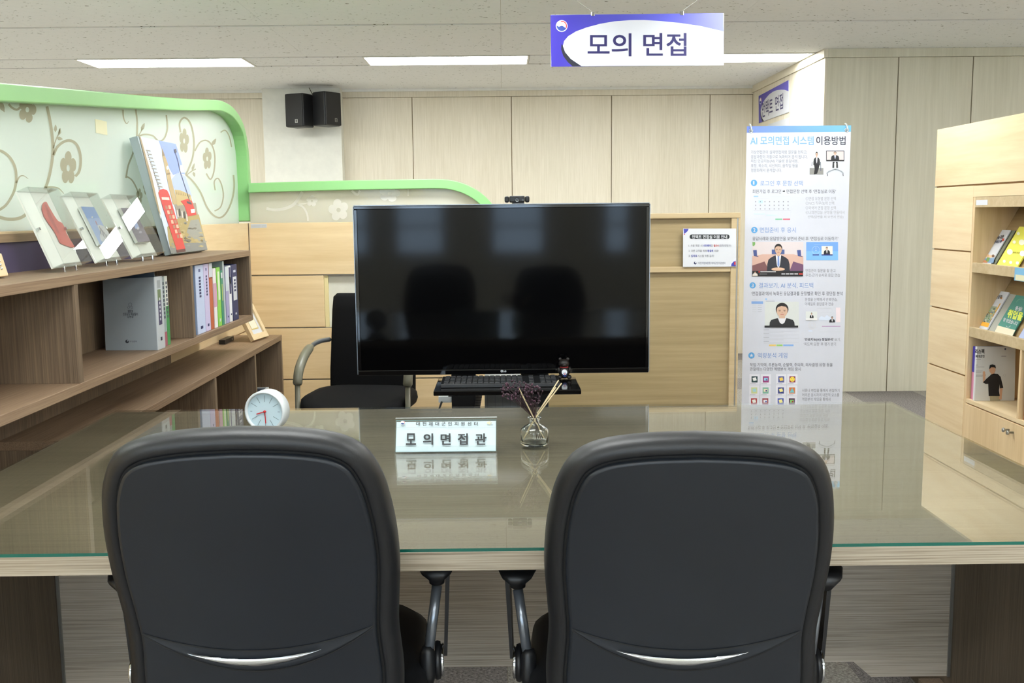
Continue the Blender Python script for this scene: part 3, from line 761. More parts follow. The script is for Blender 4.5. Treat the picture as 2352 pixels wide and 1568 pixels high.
row = [  # px left/right of the spine at its foot, px top of the spine, cover, spine, label, extra
    (453, 471.5, 606, C(150, 172, 208), C(196, 208, 236), 'pale blue book at the left end of the far bay of the upper shelf', 'navy'),
    (472, 483.5, 605, C(168, 164, 206), C(204, 194, 228), 'lavender book next to the pale blue one in the upper shelf', 'navy'),
    (484, 491.5, 600, C(176, 86, 52), C(188, 96, 58), 'rust orange book with white spine top in the upper shelf', 'whitetop'),
    (493, 500, 615, C(232, 226, 226), C(238, 232, 232), 'white book with pink spine band between orange and green books', 'pink'),
    (501.5, 509.5, 613, C(122, 190, 76), C(140, 206, 84), 'bright green book with white spine label in the upper shelf', 'whitelabel'),
    (510.5, 515, 620, C(52, 128, 104), C(60, 140, 112), 'thin teal green book beside the bright green one', 'thinline'),
    (516, 519.5, 594, C(168, 180, 184), C(184, 194, 196), 'tall grey blue folder among the books of the upper shelf', None),
    (521, 527.5, 611, C(150, 148, 186), C(166, 160, 200), 'white and lilac book left of the navy ones in the upper shelf', 'lilac'),
    (528.5, 534.5, 609, C(226, 226, 232), C(236, 236, 240), 'white spined book with navy blocks beside the navy book', 'navyblocks'),
    (535.5, 548.5, 606, C(34, 42, 84), C(36, 44, 92), 'navy book with white oval spine label at the right end of its row', 'pill'),
]
for a, b, ty, cov, sp, lab, ex in row:
    y0, y1 = Yof(a), Yof(b)
    h = min(at_x((a+b)/2, ty, XF-0.012).z-zb, ZT1-TB-zb-0.004)
    t = book('book', lab, y0+0.0006, y1-0.0006, h, 0.19 if ex else 0.215, zb, cov, sp, group=G1)
    x = XF-0.012+0.0004
    yc, w = (y0+y1)/2, y1-y0
    def sl(z0, z1, f, m, nm='spine_print'): box(nm, m, SPINE[t], x-0.0002, x+0.0004, yc-w*f/2, yc+w*f/2, zb+h*z0, zb+h*z1)
    if ex == 'navy':
        for k in range(7): sl(0.80-k*0.045, 0.83-k*0.045, 0.22, C(40, 48, 96), 'spine_lettering')
        sl(0.90, 0.94, 0.2, C(90, 100, 150), 'spine_lettering'); sl(0.07, 0.11, 0.28, C(40, 48, 96), 'spine_emblem')
    if ex == 'whitetop': sl(0.79, 0.999, 1.0, M['paper']); sl(0.775, 0.785, 1.0, C(120, 50, 30))
    if ex == 'pink': sl(0.35, 0.75, 1.0, C(206, 160, 184))
    if ex == 'whitelabel': sl(0.45, 0.93, 0.5, C(222, 236, 206)); sl(0.08, 0.13, 0.3, M['paper'], 'spine_emblem')
    if ex == 'thinline': sl(0.45, 0.75, 0.35, C(190, 200, 110), 'spine_lettering'); sl(0.86, 0.96, 0.8, M['paper'])
    if ex == 'lilac': sl(0.57, 0.999, 1.0, C(206, 216, 222)); sl(0.10, 0.13, 0.3, C(40, 48, 96), 'spine_emblem')
    if ex == 'navyblocks': sl(0.5, 0.97, 0.6, C(36, 40, 92)); sl(0.68, 0.8, 0.62, M['paper']); sl(0.12, 0.15, 0.35, C(40, 48, 96), 'spine_emblem')
    if ex == 'pill':
        sl(0.36, 0.78, 0.62, M['paper'], 'spine_label'); x += 0.0005
        for k in range(4): sl(0.70-k*0.06, 0.735-k*0.06, 0.3, C(36, 44, 92), 'spine_lettering')
        sl(0.86, 0.9, 0.4, C(210, 216, 232), 'spine_lettering'); sl(0.10, 0.135, 0.22, M['paper'], 'spine_emblem')

# near bay: the grey report with its cover to us, others behind it
cov_y = at_x(356, 700, XF-0.02).y
gb = thing('book', 'grey report with its cover turned to the viewer in the upper shelf', 'book', (-1.28, cov_y, zb))
BL, BR = at_y(*Z2(753, 953), cov_y), at_y(*Z2(1128, 938), cov_y)
TL, TR = at_y(*Z2(760, 456), cov_y), at_y(*Z2(1098, 423), cov_y)
hgt = TR.z-BL.z
zt = zb+min(hgt, ZT1-TB-zb-0.02)
xl, xr = BL.x, XF-0.018
ang = 0.0
gcv = MB().prism([(xl, cov_y+0.01, zb), (xr, cov_y, zb), (xr, cov_y, zt), (xl+0.004, cov_y+0.01, zt-0.006)], (0, 0.0025, 0)).build('cover', C(150, 158, 162), gb)
D = 0.075
MB().prism([(xl+0.004, cov_y+0.0128, zb+0.003), (xr-0.004, cov_y+0.0028, zb+0.003), (xr-0.004, cov_y+0.0028, zt-0.006), (xl+0.008, cov_y+0.0128, zt-0.01)], (0, D-0.02, 0)).build('pages', C(226, 226, 220), gb)
gsp = box('spine', C(196, 202, 206), gb, xr-0.003, xr+0.001, cov_y, cov_y+D, zb, zt, bevel=0.001)
sx = xr+0.0014
box('spine_print', C(108, 128, 92), gsp, xr, sx, cov_y+D*0.3, cov_y+D*0.72, zb+0.17*1, zb+0.208)
box('spine_print', C(58, 52, 92), gsp, xr, sx, cov_y+D*0.3, cov_y+D*0.72, zb+0.085, zb+0.1695)
box('spine_print', C(158, 164, 168), gsp, xr, sx, cov_y+D*0.3, cov_y+D*0.72, zb+0.212, zb+0.24)
for k in range(6): box('spine_lettering', M['paper'], gsp, xr, sx+0.0004, cov_y+D*0.45, cov_y+D*0.58, zb+0.1+k*0.014, zb+0.109+k*0.014)
box('spine_emblem', C(46, 52, 70), gsp, xr, sx, cov_y+D*0.4, cov_y+D*0.62, zb+0.03, zb+0.042)
nn = V((-(0.01)/(xr-xl), -1, 0)).normalized()
pg = Print(gcv, V((xr, cov_y, zb))+nn*0.0004, nn, Z2)
DK = C(40, 44, 50)
pg.text('2023', 920, 663, 955, 681, DK, 1, 0.02); pg.text('민원상담 예상질의', 887, 684, 992, 704, DK, 1, 0.01); pg.text('답변집', 918, 706, 960, 721, DK, 1, 0.01)
pg.begin('printed_emblem'); pg.disc(916, 890, 13, DK, 1); pg.disc(920, 885, 6, C(150, 158, 162), 2); pg.text('국가보훈부', 934, 884, 985, 897, DK, 1)
pg.begin('printed_emblem'); pg.ring(938, 625, 11, 13, C(70, 76, 82), 1); pg.ring(926, 646, 6, 8, C(70, 76, 82), 1); pg.ring(950, 646, 6, 8, C(70, 76, 82), 1)
pg.done()
Y0 = cov_y+D+0.004
tb = thing('book', 'dark slate blue folder rising behind the grey report in the upper shelf', 'book', (-1.3, Y0, zb))
hz = ZT1-TB-zb-0.006
tcv = box('cover', C(92, 106, 120), tb, -1.40, XF-0.045, Y0, Y0+0.006, zb, zb+hz)
box('pages', C(222, 222, 216), tb, -1.395, XF-0.05, Y0+0.006, Y0+0.020, zb, zb+hz-0.01)
pt_ = Print(tcv, (0, Y0-0.0004, 0), (0, -1, 0), Z2)
pt_.text('요약', 1125, 358, 1155, 374, DK, 1, 0.02); pt_.rrect(832, 412, 890, 424, 6, C(48, 58, 72), 1); pt_.done()
for k, (pa, pb, ty, cv, sp, lab) in enumerate([
        (371, 384.5, 632, C(150, 164, 168), C(160, 174, 176), 'grey blue book with rose spine foot behind the grey report'),
        (385.5, 391.5, 633, C(226, 226, 220), C(228, 230, 222), 'white book with green spine foot rightmost behind the grey report')]):
    y0 = max(Yof(pa), Y0+0.028); y1 = max(Yof(pb), y0+0.03)
    if k: y0 = prev+0.002; y1 = max(y1, y0+0.03)
    prev = y1
    h = min(at_x(pa, ty, XF-0.02).z-zb, hz-0.02)
    t = book('book', lab, y0, y1, h, 0.18, zb, cv, sp, xfront=XF-0.03, group='books in the near bay of the upper shelf')
    if k == 0: box('spine_print', C(168, 96, 110), SPINE[t], XF-0.0302, XF-0.0294, y0, y1, zb, zb+0.05)
    else: box('spine_print', C(70, 150, 84), SPINE[t], XF-0.0302, XF-0.0294, y0, y1, zb, zb+0.14)
    for j in range(9): box('spine_lettering', C(70, 76, 90), SPINE[t], XF-0.0302, XF-0.0292, (y0+y1)/2-0.006, (y0+y1)/2+0.006, zb+h*0.88-j*0.015, zb+h*0.88-j*0.015+0.010)

# ------------------------------------------------------------------ leaning canvas and acrylic frames on the shelf top
def lean_slab(mb, x, z, y0, y1, a, h0, h1, t0, t1):
    """slab leaning back by angle a about the line (x, z); h up the slope, t along its normal"""
    u = V((-math.sin(a), 0, math.cos(a))); n = V((math.cos(a), 0, math.sin(a))); o = V((x, 0, z))
    P = lambda h, t, y: o+u*h+n*t+V((0, y, 0))
    mb.hexa([P(h0, t0, y0), P(h0, t1, y0), P(h0, t1, y1), P(h0, t0, y1)], [P(h1, t0, y0), P(h1, t1, y0), P(h1, t1, y1), P(h1, t0, y1)])
    return o, u, n

a = math.radians(14)
xb = -1.362; CT = 0.034
of = V((xb, 0, ZT1+0.0005)); u = V((-math.sin(a), 0, math.cos(a))); n = V((math.cos(a), 0, math.sin(a)))
cv = thing('canvas_painting', 'tall canvas painting of a red phone box and clock tower on the left shelf', 'painting', (xb, 4.27, ZT1))
fo = of+n*CT
yA = (at_p(392, 582, fo, n).y+at_p(320, 313, fo, n).y)/2; yB = (at_p(477.5, 573, fo, n).y+at_p(404, 330, fo, n).y)/2
hC = (at_p(320, 313, fo, n)-fo).dot(u)
mb = MB(); lean_slab(mb, of.x, of.z, yA, yB, a, 0, hC, 0, CT); cvm = mb.build('canvas', C(176, 190, 192), cv, bevel=0.002)
pc = Print(cvm, fo+n*0.0003, n, Z1, 0.0003, 'painted_scene')
Q = [(1045, 502), (1320, 557), (1557, 1348), (1283, 1378)]
SKY, CLO, STN, BLD, TAN, OCH, RDB, GR2 = C(138, 158, 222), C(206, 216, 236), C(184, 160, 116), C(222, 220, 216), C(160, 140, 104), C(170, 150, 96), C(204, 60, 54), C(128, 128, 124)
pc.poly(Q, CLO, 1)
pc.poly([(1190, 531), (1320, 557), (1388, 785), (1340, 775), (1300, 790), (1270, 740), (1250, 690), (1215, 600)], SKY, 2)
pc.poly([(1290, 820), (1330, 770), (1392, 800), (1440, 950), (1330, 930), (1300, 880)], C(170, 184, 224), 2)
pc.poly([(1352, 715), (1368, 715), (1385, 770), (1345, 775)], CLO, 3)
pc.poly([(1045, 502), (1068, 508), (1180, 860), (1215, 1010), (1205, 1120), (1160, 920), (1108, 720)], BLD, 3)
for k in range(14):
    yy = 600+k*27; xx = 1092+k*9.0
    pc.poly([(xx, yy), (xx+36, yy+6), (xx+40, yy+14), (xx+4, yy+9)], C(150, 144, 132), 4)
    pc.poly([(xx+8, yy+12), (xx+15, yy+13), (xx+18, yy+24), (xx+11, yy+23)], C(98, 90, 78), 4)
pc.poly([(1045, 502), (1056, 505), (1140, 800), (1205, 1090), (1188, 1060), (1120, 800)], TAN, 5)
pc.poly([(1213, 560), (1222, 640), (1240, 650), (1258, 700), (1330, 1010), (1298, 1010), (1262, 860), (1228, 690), (1218, 650)], STN, 4)
pc.poly([(1218, 590), (1238, 645), (1220, 648)], C(140, 120, 90), 5); pc.disc(1258, 735, 9, C(232, 228, 210), 5, 15)
pc.poly([(1250, 778), (1276, 772), (1280, 784), (1254, 790)], C(140, 118, 84), 5)
pc.poly([(1310, 900), (1355, 905), (1400, 925), (1430, 940), (1450, 1010), (1330, 1020)], C(190, 168, 116), 4)
for k in range(7): pc.poly([(1322+k*16, 935+k*3), (1326+k*16, 905+k*4), (1331+k*16, 935+k*3)], C(150, 126, 84), 5)
pc.poly([(1305, 1000), (1470, 1000), (1490, 1115), (1340, 1140), (1320, 1060)], C(150, 140, 124), 3)
pc.poly([(1320, 1120), (1492, 1085), (1557, 1348), (1283, 1378), (1262, 1260), (1255, 1180)], OCH, 4)
pc.poly([(1430, 1130), (1490, 1120), (1540, 1290), (1470, 1280), (1400, 1220)], C(150, 148, 138), 5)
pc.poly([(1283, 1378), (1275, 1325), (1400, 1300), (1545, 1295), (1557, 1348)], GR2, 5)
for k in range(46):
    s_, t_ = random.random(), random.random()
    cx = 1275+s_*(190+70*t_)+t_*20; cy = 1150+t_*190-s_*15
    w_, h_ = 8+random.random()*22, 4+random.random()*12
    pc.poly([(cx-w_, cy), (cx, cy-h_), (cx+w_, cy-h_*0.3), (cx+w_*0.4, cy+h_)], random.choice([C(186, 164, 106), C(140, 138, 130), C(156, 150, 136), C(112, 106, 92), C(176, 158, 110)]), 6)
pc.poly([(1188, 925), (1200, 900), (1225, 893), (1255, 905), (1270, 935), (1392, 1345), (1330, 1365)], RDB, 7)
pc.poly([(1212, 955), (1268, 958), (1272, 978), (1216, 975)], C(228, 206, 196), 8)
for k in range(7):
    for j in range(2):
        x0 = 1238+k*14.5+j*24; y0 = 1020+k*36-j*2
        pc.poly([(x0, y0), (x0+17, y0-1), (x0+23, y0+26), (x0+6, y0+28)], C(214, 176, 150) if (k+j) % 2 else C(170, 120, 96), 8)
pc.poly([(1322, 1352), (1390, 1342), (1394, 1362), (1328, 1374)], C(92, 44, 40), 8)
pc.poly([(1355, 985), (1408, 968), (1440, 985), (1475, 1088), (1410, 1100), (1385, 1020)], RDB, 6)
pc.poly([(1400, 985), (1436, 996), (1440, 1012), (1404, 1002)], C(70, 60, 66), 7); pc.poly([(1430, 1048), (1460, 1045), (1464, 1072), (1436, 1076)], C(220, 220, 220), 7)
for k, (xx, yy) in enumerate([(1325, 1055), (1342, 1045), (1360, 1060), (1378, 1065), (1395, 1085)]):
    pc.poly([(xx, yy), (xx+9, yy-4), (xx+16, yy+50), (xx+4, yy+52)], C(70, 66, 62) if k % 2 else C(206, 196, 186), 7)
pc.line([(1310, 600), (1335, 680), (1352, 760), (1430, 1000)], 4, C(92, 92, 110), 7); pc.poly([(1305, 598), (1322, 592), (1328, 620), (1312, 626)], C(90, 90, 104), 7)
pc.done()

def acrylic(label, back, deg, px, art):
    """clear box frame leaning on the shelf; px: front TL, TR, BR, BL"""
    a = math.radians(deg); d = 0.040
    u = V((-math.sin(a), 0, math.cos(a))); n = V((math.cos(a), 0, math.sin(a)))
    o = V((back, 0, ZT1+0.011)); fo = o+n*d
    tl, tr_, br, bl = [at_p(*ZF(*p), fo, n) for p in px]
    y0, y1 = (tl.y+bl.y)/2, (tr_.y+br.y)/2; h = ((tl-fo).dot(u)+(tr_-fo).dot(u))/2
    t = thing('acrylic_frame', label, 'picture frame', (back, (y0+y1)/2, ZT1), 'acrylic box frames on the upper shelf')
    S = lambda h0, h1, t0, t1, ya, yb, nm, m, bv=0: (lambda mb: (lean_slab(mb, o.x, o.z, ya, yb, a, h0, h1, t0, t1), mb.build(nm, m, t, bevel=bv)))(MB())
    bb = S(0, h, 0, 0.006, y0+0.002, y1-0.002, 'backing_board', C(230, 230, 220))[1]
    S(0.0, h, 0.006, d, y0, y0+0.003, 'side_wall', M['clear']); S(0.0, h, 0.006, d, y1-0.003, y1, 'side_wall', M['clear'])
    S(h-0.003, h, 0.006, d-0.003, y0+0.003, y1-0.003, 'top_wall', M['clear']); S(0, 0.003, 0.006, d-0.003, y0+0.003, y1-0.003, 'bottom_wall', M['clear'])
    S(0, h, d-0.003, d, y0+0.0035, y1-0.0035, 'front_sheet', M['clear'])
    for yy in (y0+0.012, y1-0.012): S(h*0.5-0.004, h*0.5+0.004, 0.006, 0.016, yy-0.004, yy+0.004, 'screw', M['chrome'])
    for yy in (y0+(y1-y0)*0.3, y0+(y1-y0)*0.7): MB().tube([(back+0.012, yy, ZT1+0.0004), (back+0.012, yy, ZT1+0.0165)], 0.004, 8).build('foot_pin', M['chrome'], t)
    art(t, o, n, u, bb, d)
    return t
def art_cello(t, o, n, u, bb, d):
    p = Print(bb, o+n*0.0075, n, ZF, name='cello_picture'); R1 = C(198, 78, 66)
    p.poly([(365, 235), (385, 225), (405, 230), (430, 280), (500, 400), (540, 455), (590, 480), (625, 540), (640, 600), (742, 770), (700, 775), (600, 740), (560, 720), (520, 630), (480, 560), (420, 480), (370, 400), (345, 320), (348, 270)], R1, 2)
    p.poly([(375, 250), (395, 245), (520, 520), (560, 600), (540, 610), (430, 420)], C(172, 60, 54), 3); p.done()
def art_zebra(t, o, n, u, bb, d):
    p = Print(t, o+n*0.022, n, ZF, name='picture_print')
    q = [(815, 283), (972, 290), (1205, 735), (1045, 742)]
    p.p = MB().prism([p.pt(*c, 0) for c in q], -n*0.012).build('picture_block', C(232, 232, 226), t)
    p.poly(q, C(116, 150, 206), 1); p.poly([(890, 430), (1040, 420), (1205, 735), (1045, 742)], C(150, 172, 214), 2)
    zb_ = [(1010, 510), (1040, 500), (1090, 520), (1140, 580), (1190, 670), (1175, 725), (1140, 690), (1100, 680), (1080, 710), (1055, 690), (1040, 640), (1050, 590)]
    p.poly(zb_, C(206, 206, 206), 3)
    for k in range(7): p.line([(1035+k*20, 520+k*24), (1050+k*19, 560+k*22), (1052+k*16, 610+k*15)], 6, C(66, 66, 74), 4)
    p.poly([(985, 455), (995, 455), (1015, 505), (1005, 505)], C(196, 110, 110), 3); p.disc(950, 410, 9, C(214, 210, 190), 3); p.done()
def art_bricks(t, o, n, u, bb, d):
    p = Print(t, o+n*0.022, n, ZF, name='picture_print')
    q = [(1292, 298), (1445, 300), (1650, 700), (1500, 710)]
    p.p = MB().prism([p.pt(*c, 0) for c in q], -n*0.012).build('picture_block', C(232, 232, 226), t)
    p.poly(q, C(112, 98, 116), 1)
    for k in range(9): p.line([(1300+k*22, 325+k*42), (1455+k*21, 326+k*42)], 3, C(90, 78, 92), 2)
    p.poly([(1392, 398), (1450, 396), (1480, 460), (1500, 500), (1520, 545), (1470, 550), (1450, 500), (1420, 470)], C(160, 178, 226), 3)
    p.disc(1500, 545, 12, C(226, 220, 226), 4, 16); p.disc(1530, 590, 18, C(180, 176, 190), 4, 14); p.done()
acrylic('clear acrylic frame holding a red cello cut-out, leftmost of the three', -1.290, 22, [(165, 38), (548, 70), (945, 910), (592, 925)], art_cello)
acrylic('clear acrylic frame holding a zebra picture, middle of the three', -1.297, 25, [(680, 98), (1012, 122), (1415, 860), (1112, 892)], art_zebra)
acrylic('clear acrylic frame holding a brick wall picture next to the canvas painting', -1.303, 25, [(1160, 132), (1470, 148), (1838, 815), (1545, 850)], art_bricks)
# wooden piece cut by the left edge of the photograph
wf = thing('wooden_plaque', 'tan wooden plaque with silver studs at the left end of the shelf', 'plaque', (-1.30, 2.30, ZT1))
yb_ = at_x(19, 600, -1.31).y
mb = MB(); o, u, n = lean_slab(mb, -1.33, ZT1+0.0006, yb_-0.17, yb_, math.radians(14), 0, 0.062, 0, 0.02); mb.build('plaque_board', M['maple_y'], wf, bevel=0.003)
for k in range(3):
    c = V((-1.33, yb_-0.03, ZT1))+u*(0.022+0.010*k)+n*0.021
    MB().ball(c, 0.0042, 8, 5).build('stud', M['chrome'], wf, smooth=True)

# wooden frame and small items on the low bookcase
pf = thing('photo_frame', 'light wooden photo frame leaning on the far end of the low bookcase', 'photo frame', (-1.26, 5.0, ZL))
zf = ZL+0.0006
PB = [at_z(584, 789, zf), at_z(618, 767, zf)]          # foot of the frame front
bl, br = V((-1.262, 4.83, zf)), V((-1.20, 5.02, zf))
bl, br = at_x(584, 789, -1.245), at_x(618, 768, -1.215)
bl.z = br.z = zf+0.0092
xd = (br-bl).normalized(); fn = V((xd.y, -xd.x, 0)).normalized()
if fn.x < 0: fn = -fn
up = (V((0, 0, 1))*math.cos(0.45)-fn*math.sin(0.45)).normalized(); nn = xd.cross(up).normalized()
if nn.dot(fn) < 0: nn = -nn
Wf = (br-bl).length; Hf = 0.185
def fslab(u0, u1, v0, v1, t0, t1, nm, m, bv=0.001):
    P = lambda a_, b_, c_: bl+xd*a_+up*b_+nn*c_
    return MB().hexa([P(u0, v0, t0), P(u1, v0, t0), P(u1, v1, t0), P(u0, v1, t0)], [P(u0, v0, t1), P(u1, v0, t1), P(u1, v1, t1), P(u0, v1, t1)]).build(nm, m, pf, bevel=bv)
fw = 0.03
fslab(0, Wf, 0, fw, -0.02, 0, 'frame_bar', M['maple_y']); fslab(0, Wf, Hf-fw, Hf, -0.02, 0, 'frame_bar', M['maple_y'])
fslab(0, fw, fw, Hf-fw, -0.02, 0, 'frame_bar', M['maple_y']); fslab(Wf-fw, Wf, fw, Hf-fw, -0.02, 0, 'frame_bar', M['maple_y'])
fslab(fw, Wf-fw, fw, Hf-fw, -0.016, -0.010, 'mat_board', M['paper']); fslab(fw+0.03, Wf-fw-0.03, fw+0.03, Hf-fw-0.03, -0.0099, -0.0085, 'picture', C(226, 222, 200))
fslab(fw+0.024, Wf-fw-0.024, fw+0.024, Hf-fw-0.024, -0.0098, -0.0092, 'inner_border', C(200, 176, 110))
cl = thing('name_tag_clip', 'small black tag with white letter on the low bookcase behind the wooden frame', 'tag', (-1.36, 4.7, ZL))
c0 = at_x(529, 769, -1.37)
box('tag_body', M['black'], cl, -1.40, -1.37, c0.y-0.10, c0.y+0.06, ZL+0.0005, ZL+0.022)
box('tag_mark', M['paper'], cl, -1.37, -1.3694, c0.y+0.025, c0.y+0.035, ZL+0.006, ZL+0.017)
# white folder in the far bay of the low bookcase
wt = thing('document_tray', 'white rimmed tray with navy inside on the shelf of the low bookcase', 'tray', (-1.28, 5.0, zs))
y0, y1 = 4.80, 5.10
box('tray_floor', C(34, 40, 64), wt, -1.40, -1.225, y0+0.01, y1-0.01, zs+0.042, zs+0.046)
for (a_, b_, c_, d_) in ((-1.41, -1.40, y0, y1), (-1.225, -1.215, y0, y1), (-1.40, -1.225, y0, y0+0.01), (-1.40, -1.225, y1-0.01, y1)):
    box('tray_rim', M['white'], wt, a_, b_, c_, d_, zs+0.0005, zs+0.052)

# ================================================================== desk
ZD = 0.745; DX = 1.176; DY0, DY1 = 1.682, 2.985; GT = 0.006
dk = thing('desk', 'large greige wood grain desk in the foreground', 'desk', (0, 2.33, 0))
box('desk_top', [M['desk_top']], dk, -DX, DX, DY0+0.003, DY1, ZD-GT-0.034, ZD-GT-0.0005)
box('front_edge', M['desk_edge'], dk, -DX, DX, DY0, DY0+0.003, ZD-GT-0.034, ZD-GT-0.0005)
for s in (-1, 1):
    box('leg_panel', M['desk_leg'], dk, min(s*DX, s*(DX-0.03)), max(s*DX, s*(DX-0.03)), DY0+0.10, DY1-0.05, 0.0, ZD-GT-0.0345, bevel=0.002)
YM = 2.46
nz = at_y(1900, 1520, YM).z; ez = at_y(2100, 1553, YM).z; xa, xb2 = at_y(1960, 1520, YM).x, at_y(2001, 1556, YM).x
zt_ = ZD-GT-0.0345
MB().prism([(-DX+0.0305, YM, zt_), (DX-0.0305, YM, zt_), (DX-0.0305, YM, ez), (xb2, YM, ez), (xa, YM, nz), (-xa, YM, nz), (-xb2, YM, ez), (-DX+0.0305, YM, ez)], (0, 0.02, 0)).build('modesty_panel', M['desk_panel'], dk)
for s in (-1, 1): box('corner_strip', M['alu'], dk, s*(DX-0.034)-0.0035, s*(DX-0.034)+0.0035, YM-0.006, YM-0.0003, ez, zt_)
for s in (-1, 1): box('foot', M['brown_z'], dk, s*(DX-0.06)-0.028, s*(DX-0.06)+0.028, YM-0.02, YM+0.05, 0.0, 0.09)

gl = thing('glass_sheet', 'clear green edged glass sheet covering the desk top', 'glass sheet', (0, 2.33, ZD-GT))
g = MB(); g.box(-DX+0.004, DX-0.004, DY0-0.0005, DY1-0.004, ZD-GT, ZD)
g.m = [0, 0, 1, 0, 0, 0]
g.build('sheet', [M['glass'], M['glass_edge']], gl, fix=True)

# ------------------------------------------------------------------ clock
ck = thing('desk_clock', 'round white desk clock with pale blue face and red hands', 'clock', (0, 0, 0))
R_ = 0.0565
ax = (0, -1, 0)
MB().lathe([(R_-0.004, -0.045), (R_, -0.040), (R_, -0.003), (R_-0.002, 0), (R_-0.006, 0.0005), (R_-0.008, -0.006)], (0, 0, R_), ax, 48, cap=False).build('clock_case', M['white'], ck, smooth=True)
MB().lathe([(0.001, -0.0452), (R_-0.004, -0.0452)], (0, 0, R_), ax, 48, cap=True).build('clock_back', M['white'], ck)
cf = MB().lathe([(R_-0.0075, -0.0085), (R_-0.0075, -0.0065)], (0, 0, R_), ax, 48).build('clock_face', C(188, 208, 216), ck)
for k in range(12):
    a = math.pi*2*k/12; r0, r1 = (0.026, 0.044)
    if k in (3, 9): r0, r1 = 0.036, 0.042
    d = V((math.sin(a), 0, math.cos(a))); pp = V((math.cos(a), 0, -math.sin(a)))
    c = V((0, 0.0062, R_))
    MB().add([c+d*r0-pp*0.0005, c+d*r0+pp*0.0005, c+d*r1+pp*0.0005, c+d*r1-pp*0.0005], [(0, 1, 2, 3)]).build('hour_mark', C(70, 80, 90), cf)
for nm, deg, L, w in (('hour_hand', 253, 0.025, 0.0013), ('minute_hand', 177, 0.032, 0.0011)):
    a = math.radians(deg); d = V((math.sin(a), 0, math.cos(a))); pp = V((math.cos(a), 0, -math.sin(a))); c = V((0, 0.005, R_))
    MB().prism([c-d*0.004-pp*w, c-d*0.004+pp*w, c+d*L+pp*w, c+d*L-pp*w], (0, -0.0008, 0)).build(nm, C(196, 36, 40), ck)
MB().lathe([(0.0035, 0), (0.0035, 0.003)], (0, 0.005, R_), ax, 16).build('hand_cap', C(180, 34, 38), ck, smooth=True)
pt0 = at_z(606, 996, ZD); ck.location = (pt0.x, pt0.y+0.012, ZD+0.0004); ck.rotation_euler.z = math.radians(-10)

# ------------------------------------------------------------------ name plate
npl = thing('name_plate', 'acrylic desk name plate with black lettering in front of the screen', 'name plate', (-0.146, 2.42, ZD))
A0, A1 = at_z(906, 1041, ZD), at_z(1142, 1040, ZD)
yF = (A0.y+A1.y)/2; xA, xB_ = A0.x, A1.x
T0 = at_y(907, 961, yF+0.045); hN = T0.z-ZD; dyN = 0.045
zf0 = ZD+0.0005
nF = V((0, -hN, dyN)).normalized(); uF = V((0, dyN, hN)).normalized()
MB().hexa([(xA, yF, zf0), (xB_, yF, zf0), (xB_, yF+0.003, zf0), (xA, yF+0.003, zf0)], [(xA, yF+dyN, ZD+hN), (xB_, yF+dyN, ZD+hN), (xB_, yF+dyN+0.003, ZD+hN), (xA, yF+dyN+0.003, ZD+hN)]).build('front_sheet', M['clear'], npl)
MB().hexa([(xA, yF+0.09, zf0), (xB_, yF+0.09, zf0), (xB_, yF+0.093, zf0), (xA, yF+0.093, zf0)], [(xA, yF+dyN+0.0035, ZD+hN), (xB_, yF+dyN+0.0035, ZD+hN), (xB_, yF+dyN+0.0065, ZD+hN), (xA, yF+dyN+0.0065, ZD+hN)]).build('rear_sheet', M['clear'], npl)
q0 = V((xA+0.003, yF+0.0045, ZD+0.003)); q1 = V((xB_-0.003, yF+0.0045, ZD+0.003))
pin = MB().prism([q0, q1, q1+uF*(hN-0.001), q0+uF*(hN-0.001)], (0, 0.0006, 0)).build('paper_insert', C(196, 210, 216), npl)
box('top_rim', M['white'], npl, xA, xB_, yF+dyN+0.0005, yF+dyN+0.005, ZD+hN, ZD+hN+0.0008)
pp_ = Print(pin, V((xA, yF-0.0006, ZD)), nF, ZN)
BK = C(22, 26, 30); LINE = C(150, 164, 172)
for s_, cx in zip('대전제대군인지원센터', [299, 353, 408, 463, 518, 573, 628, 683, 740, 796]): pp_.text(s_, cx-16, 630, cx+16, 661, BK, 2, 0.012)
for s_, (a_, b_) in zip('모의면접관', [(197, 280), (344, 426), (495, 577), (642, 724), (792, 884)]): pp_.text(s_, a_, 730, b_, 824, BK, 2, 0.022)
pp_.begin('printed_border'); pp_.line([(112, 678), (970, 674)], 2, LINE, 1)
pp_.line([(112, 618), (970, 612)], 2, C(120, 170, 180), 1); pp_.line([(108, 882), (968, 878)], 2, C(120, 170, 180), 1)
pp_.line([(114, 615), (106, 884)], 2, C(120, 150, 160), 1); pp_.line([(968, 612), (966, 880)], 2, C(120, 150, 160), 1)
pp_.begin('printed_emblem'); pp_.emblem(168, 637, 20, C(236, 240, 242), C(196, 60, 56), C(38, 60, 120), 2, 0.85)
pp_.text('국가보훈부', 140, 662, 196, 672, C(130, 140, 150), 2)
pp_.begin('printed_badge'); pp_.ring(915, 638, 15, 19, C(200, 180, 130), 2, n=4); pp_.rect(890, 630, 918, 645, C(214, 200, 160), 2); pp_.text('보훈', 924, 648, 944, 660, C(90, 100, 120), 2)
pp_.done()

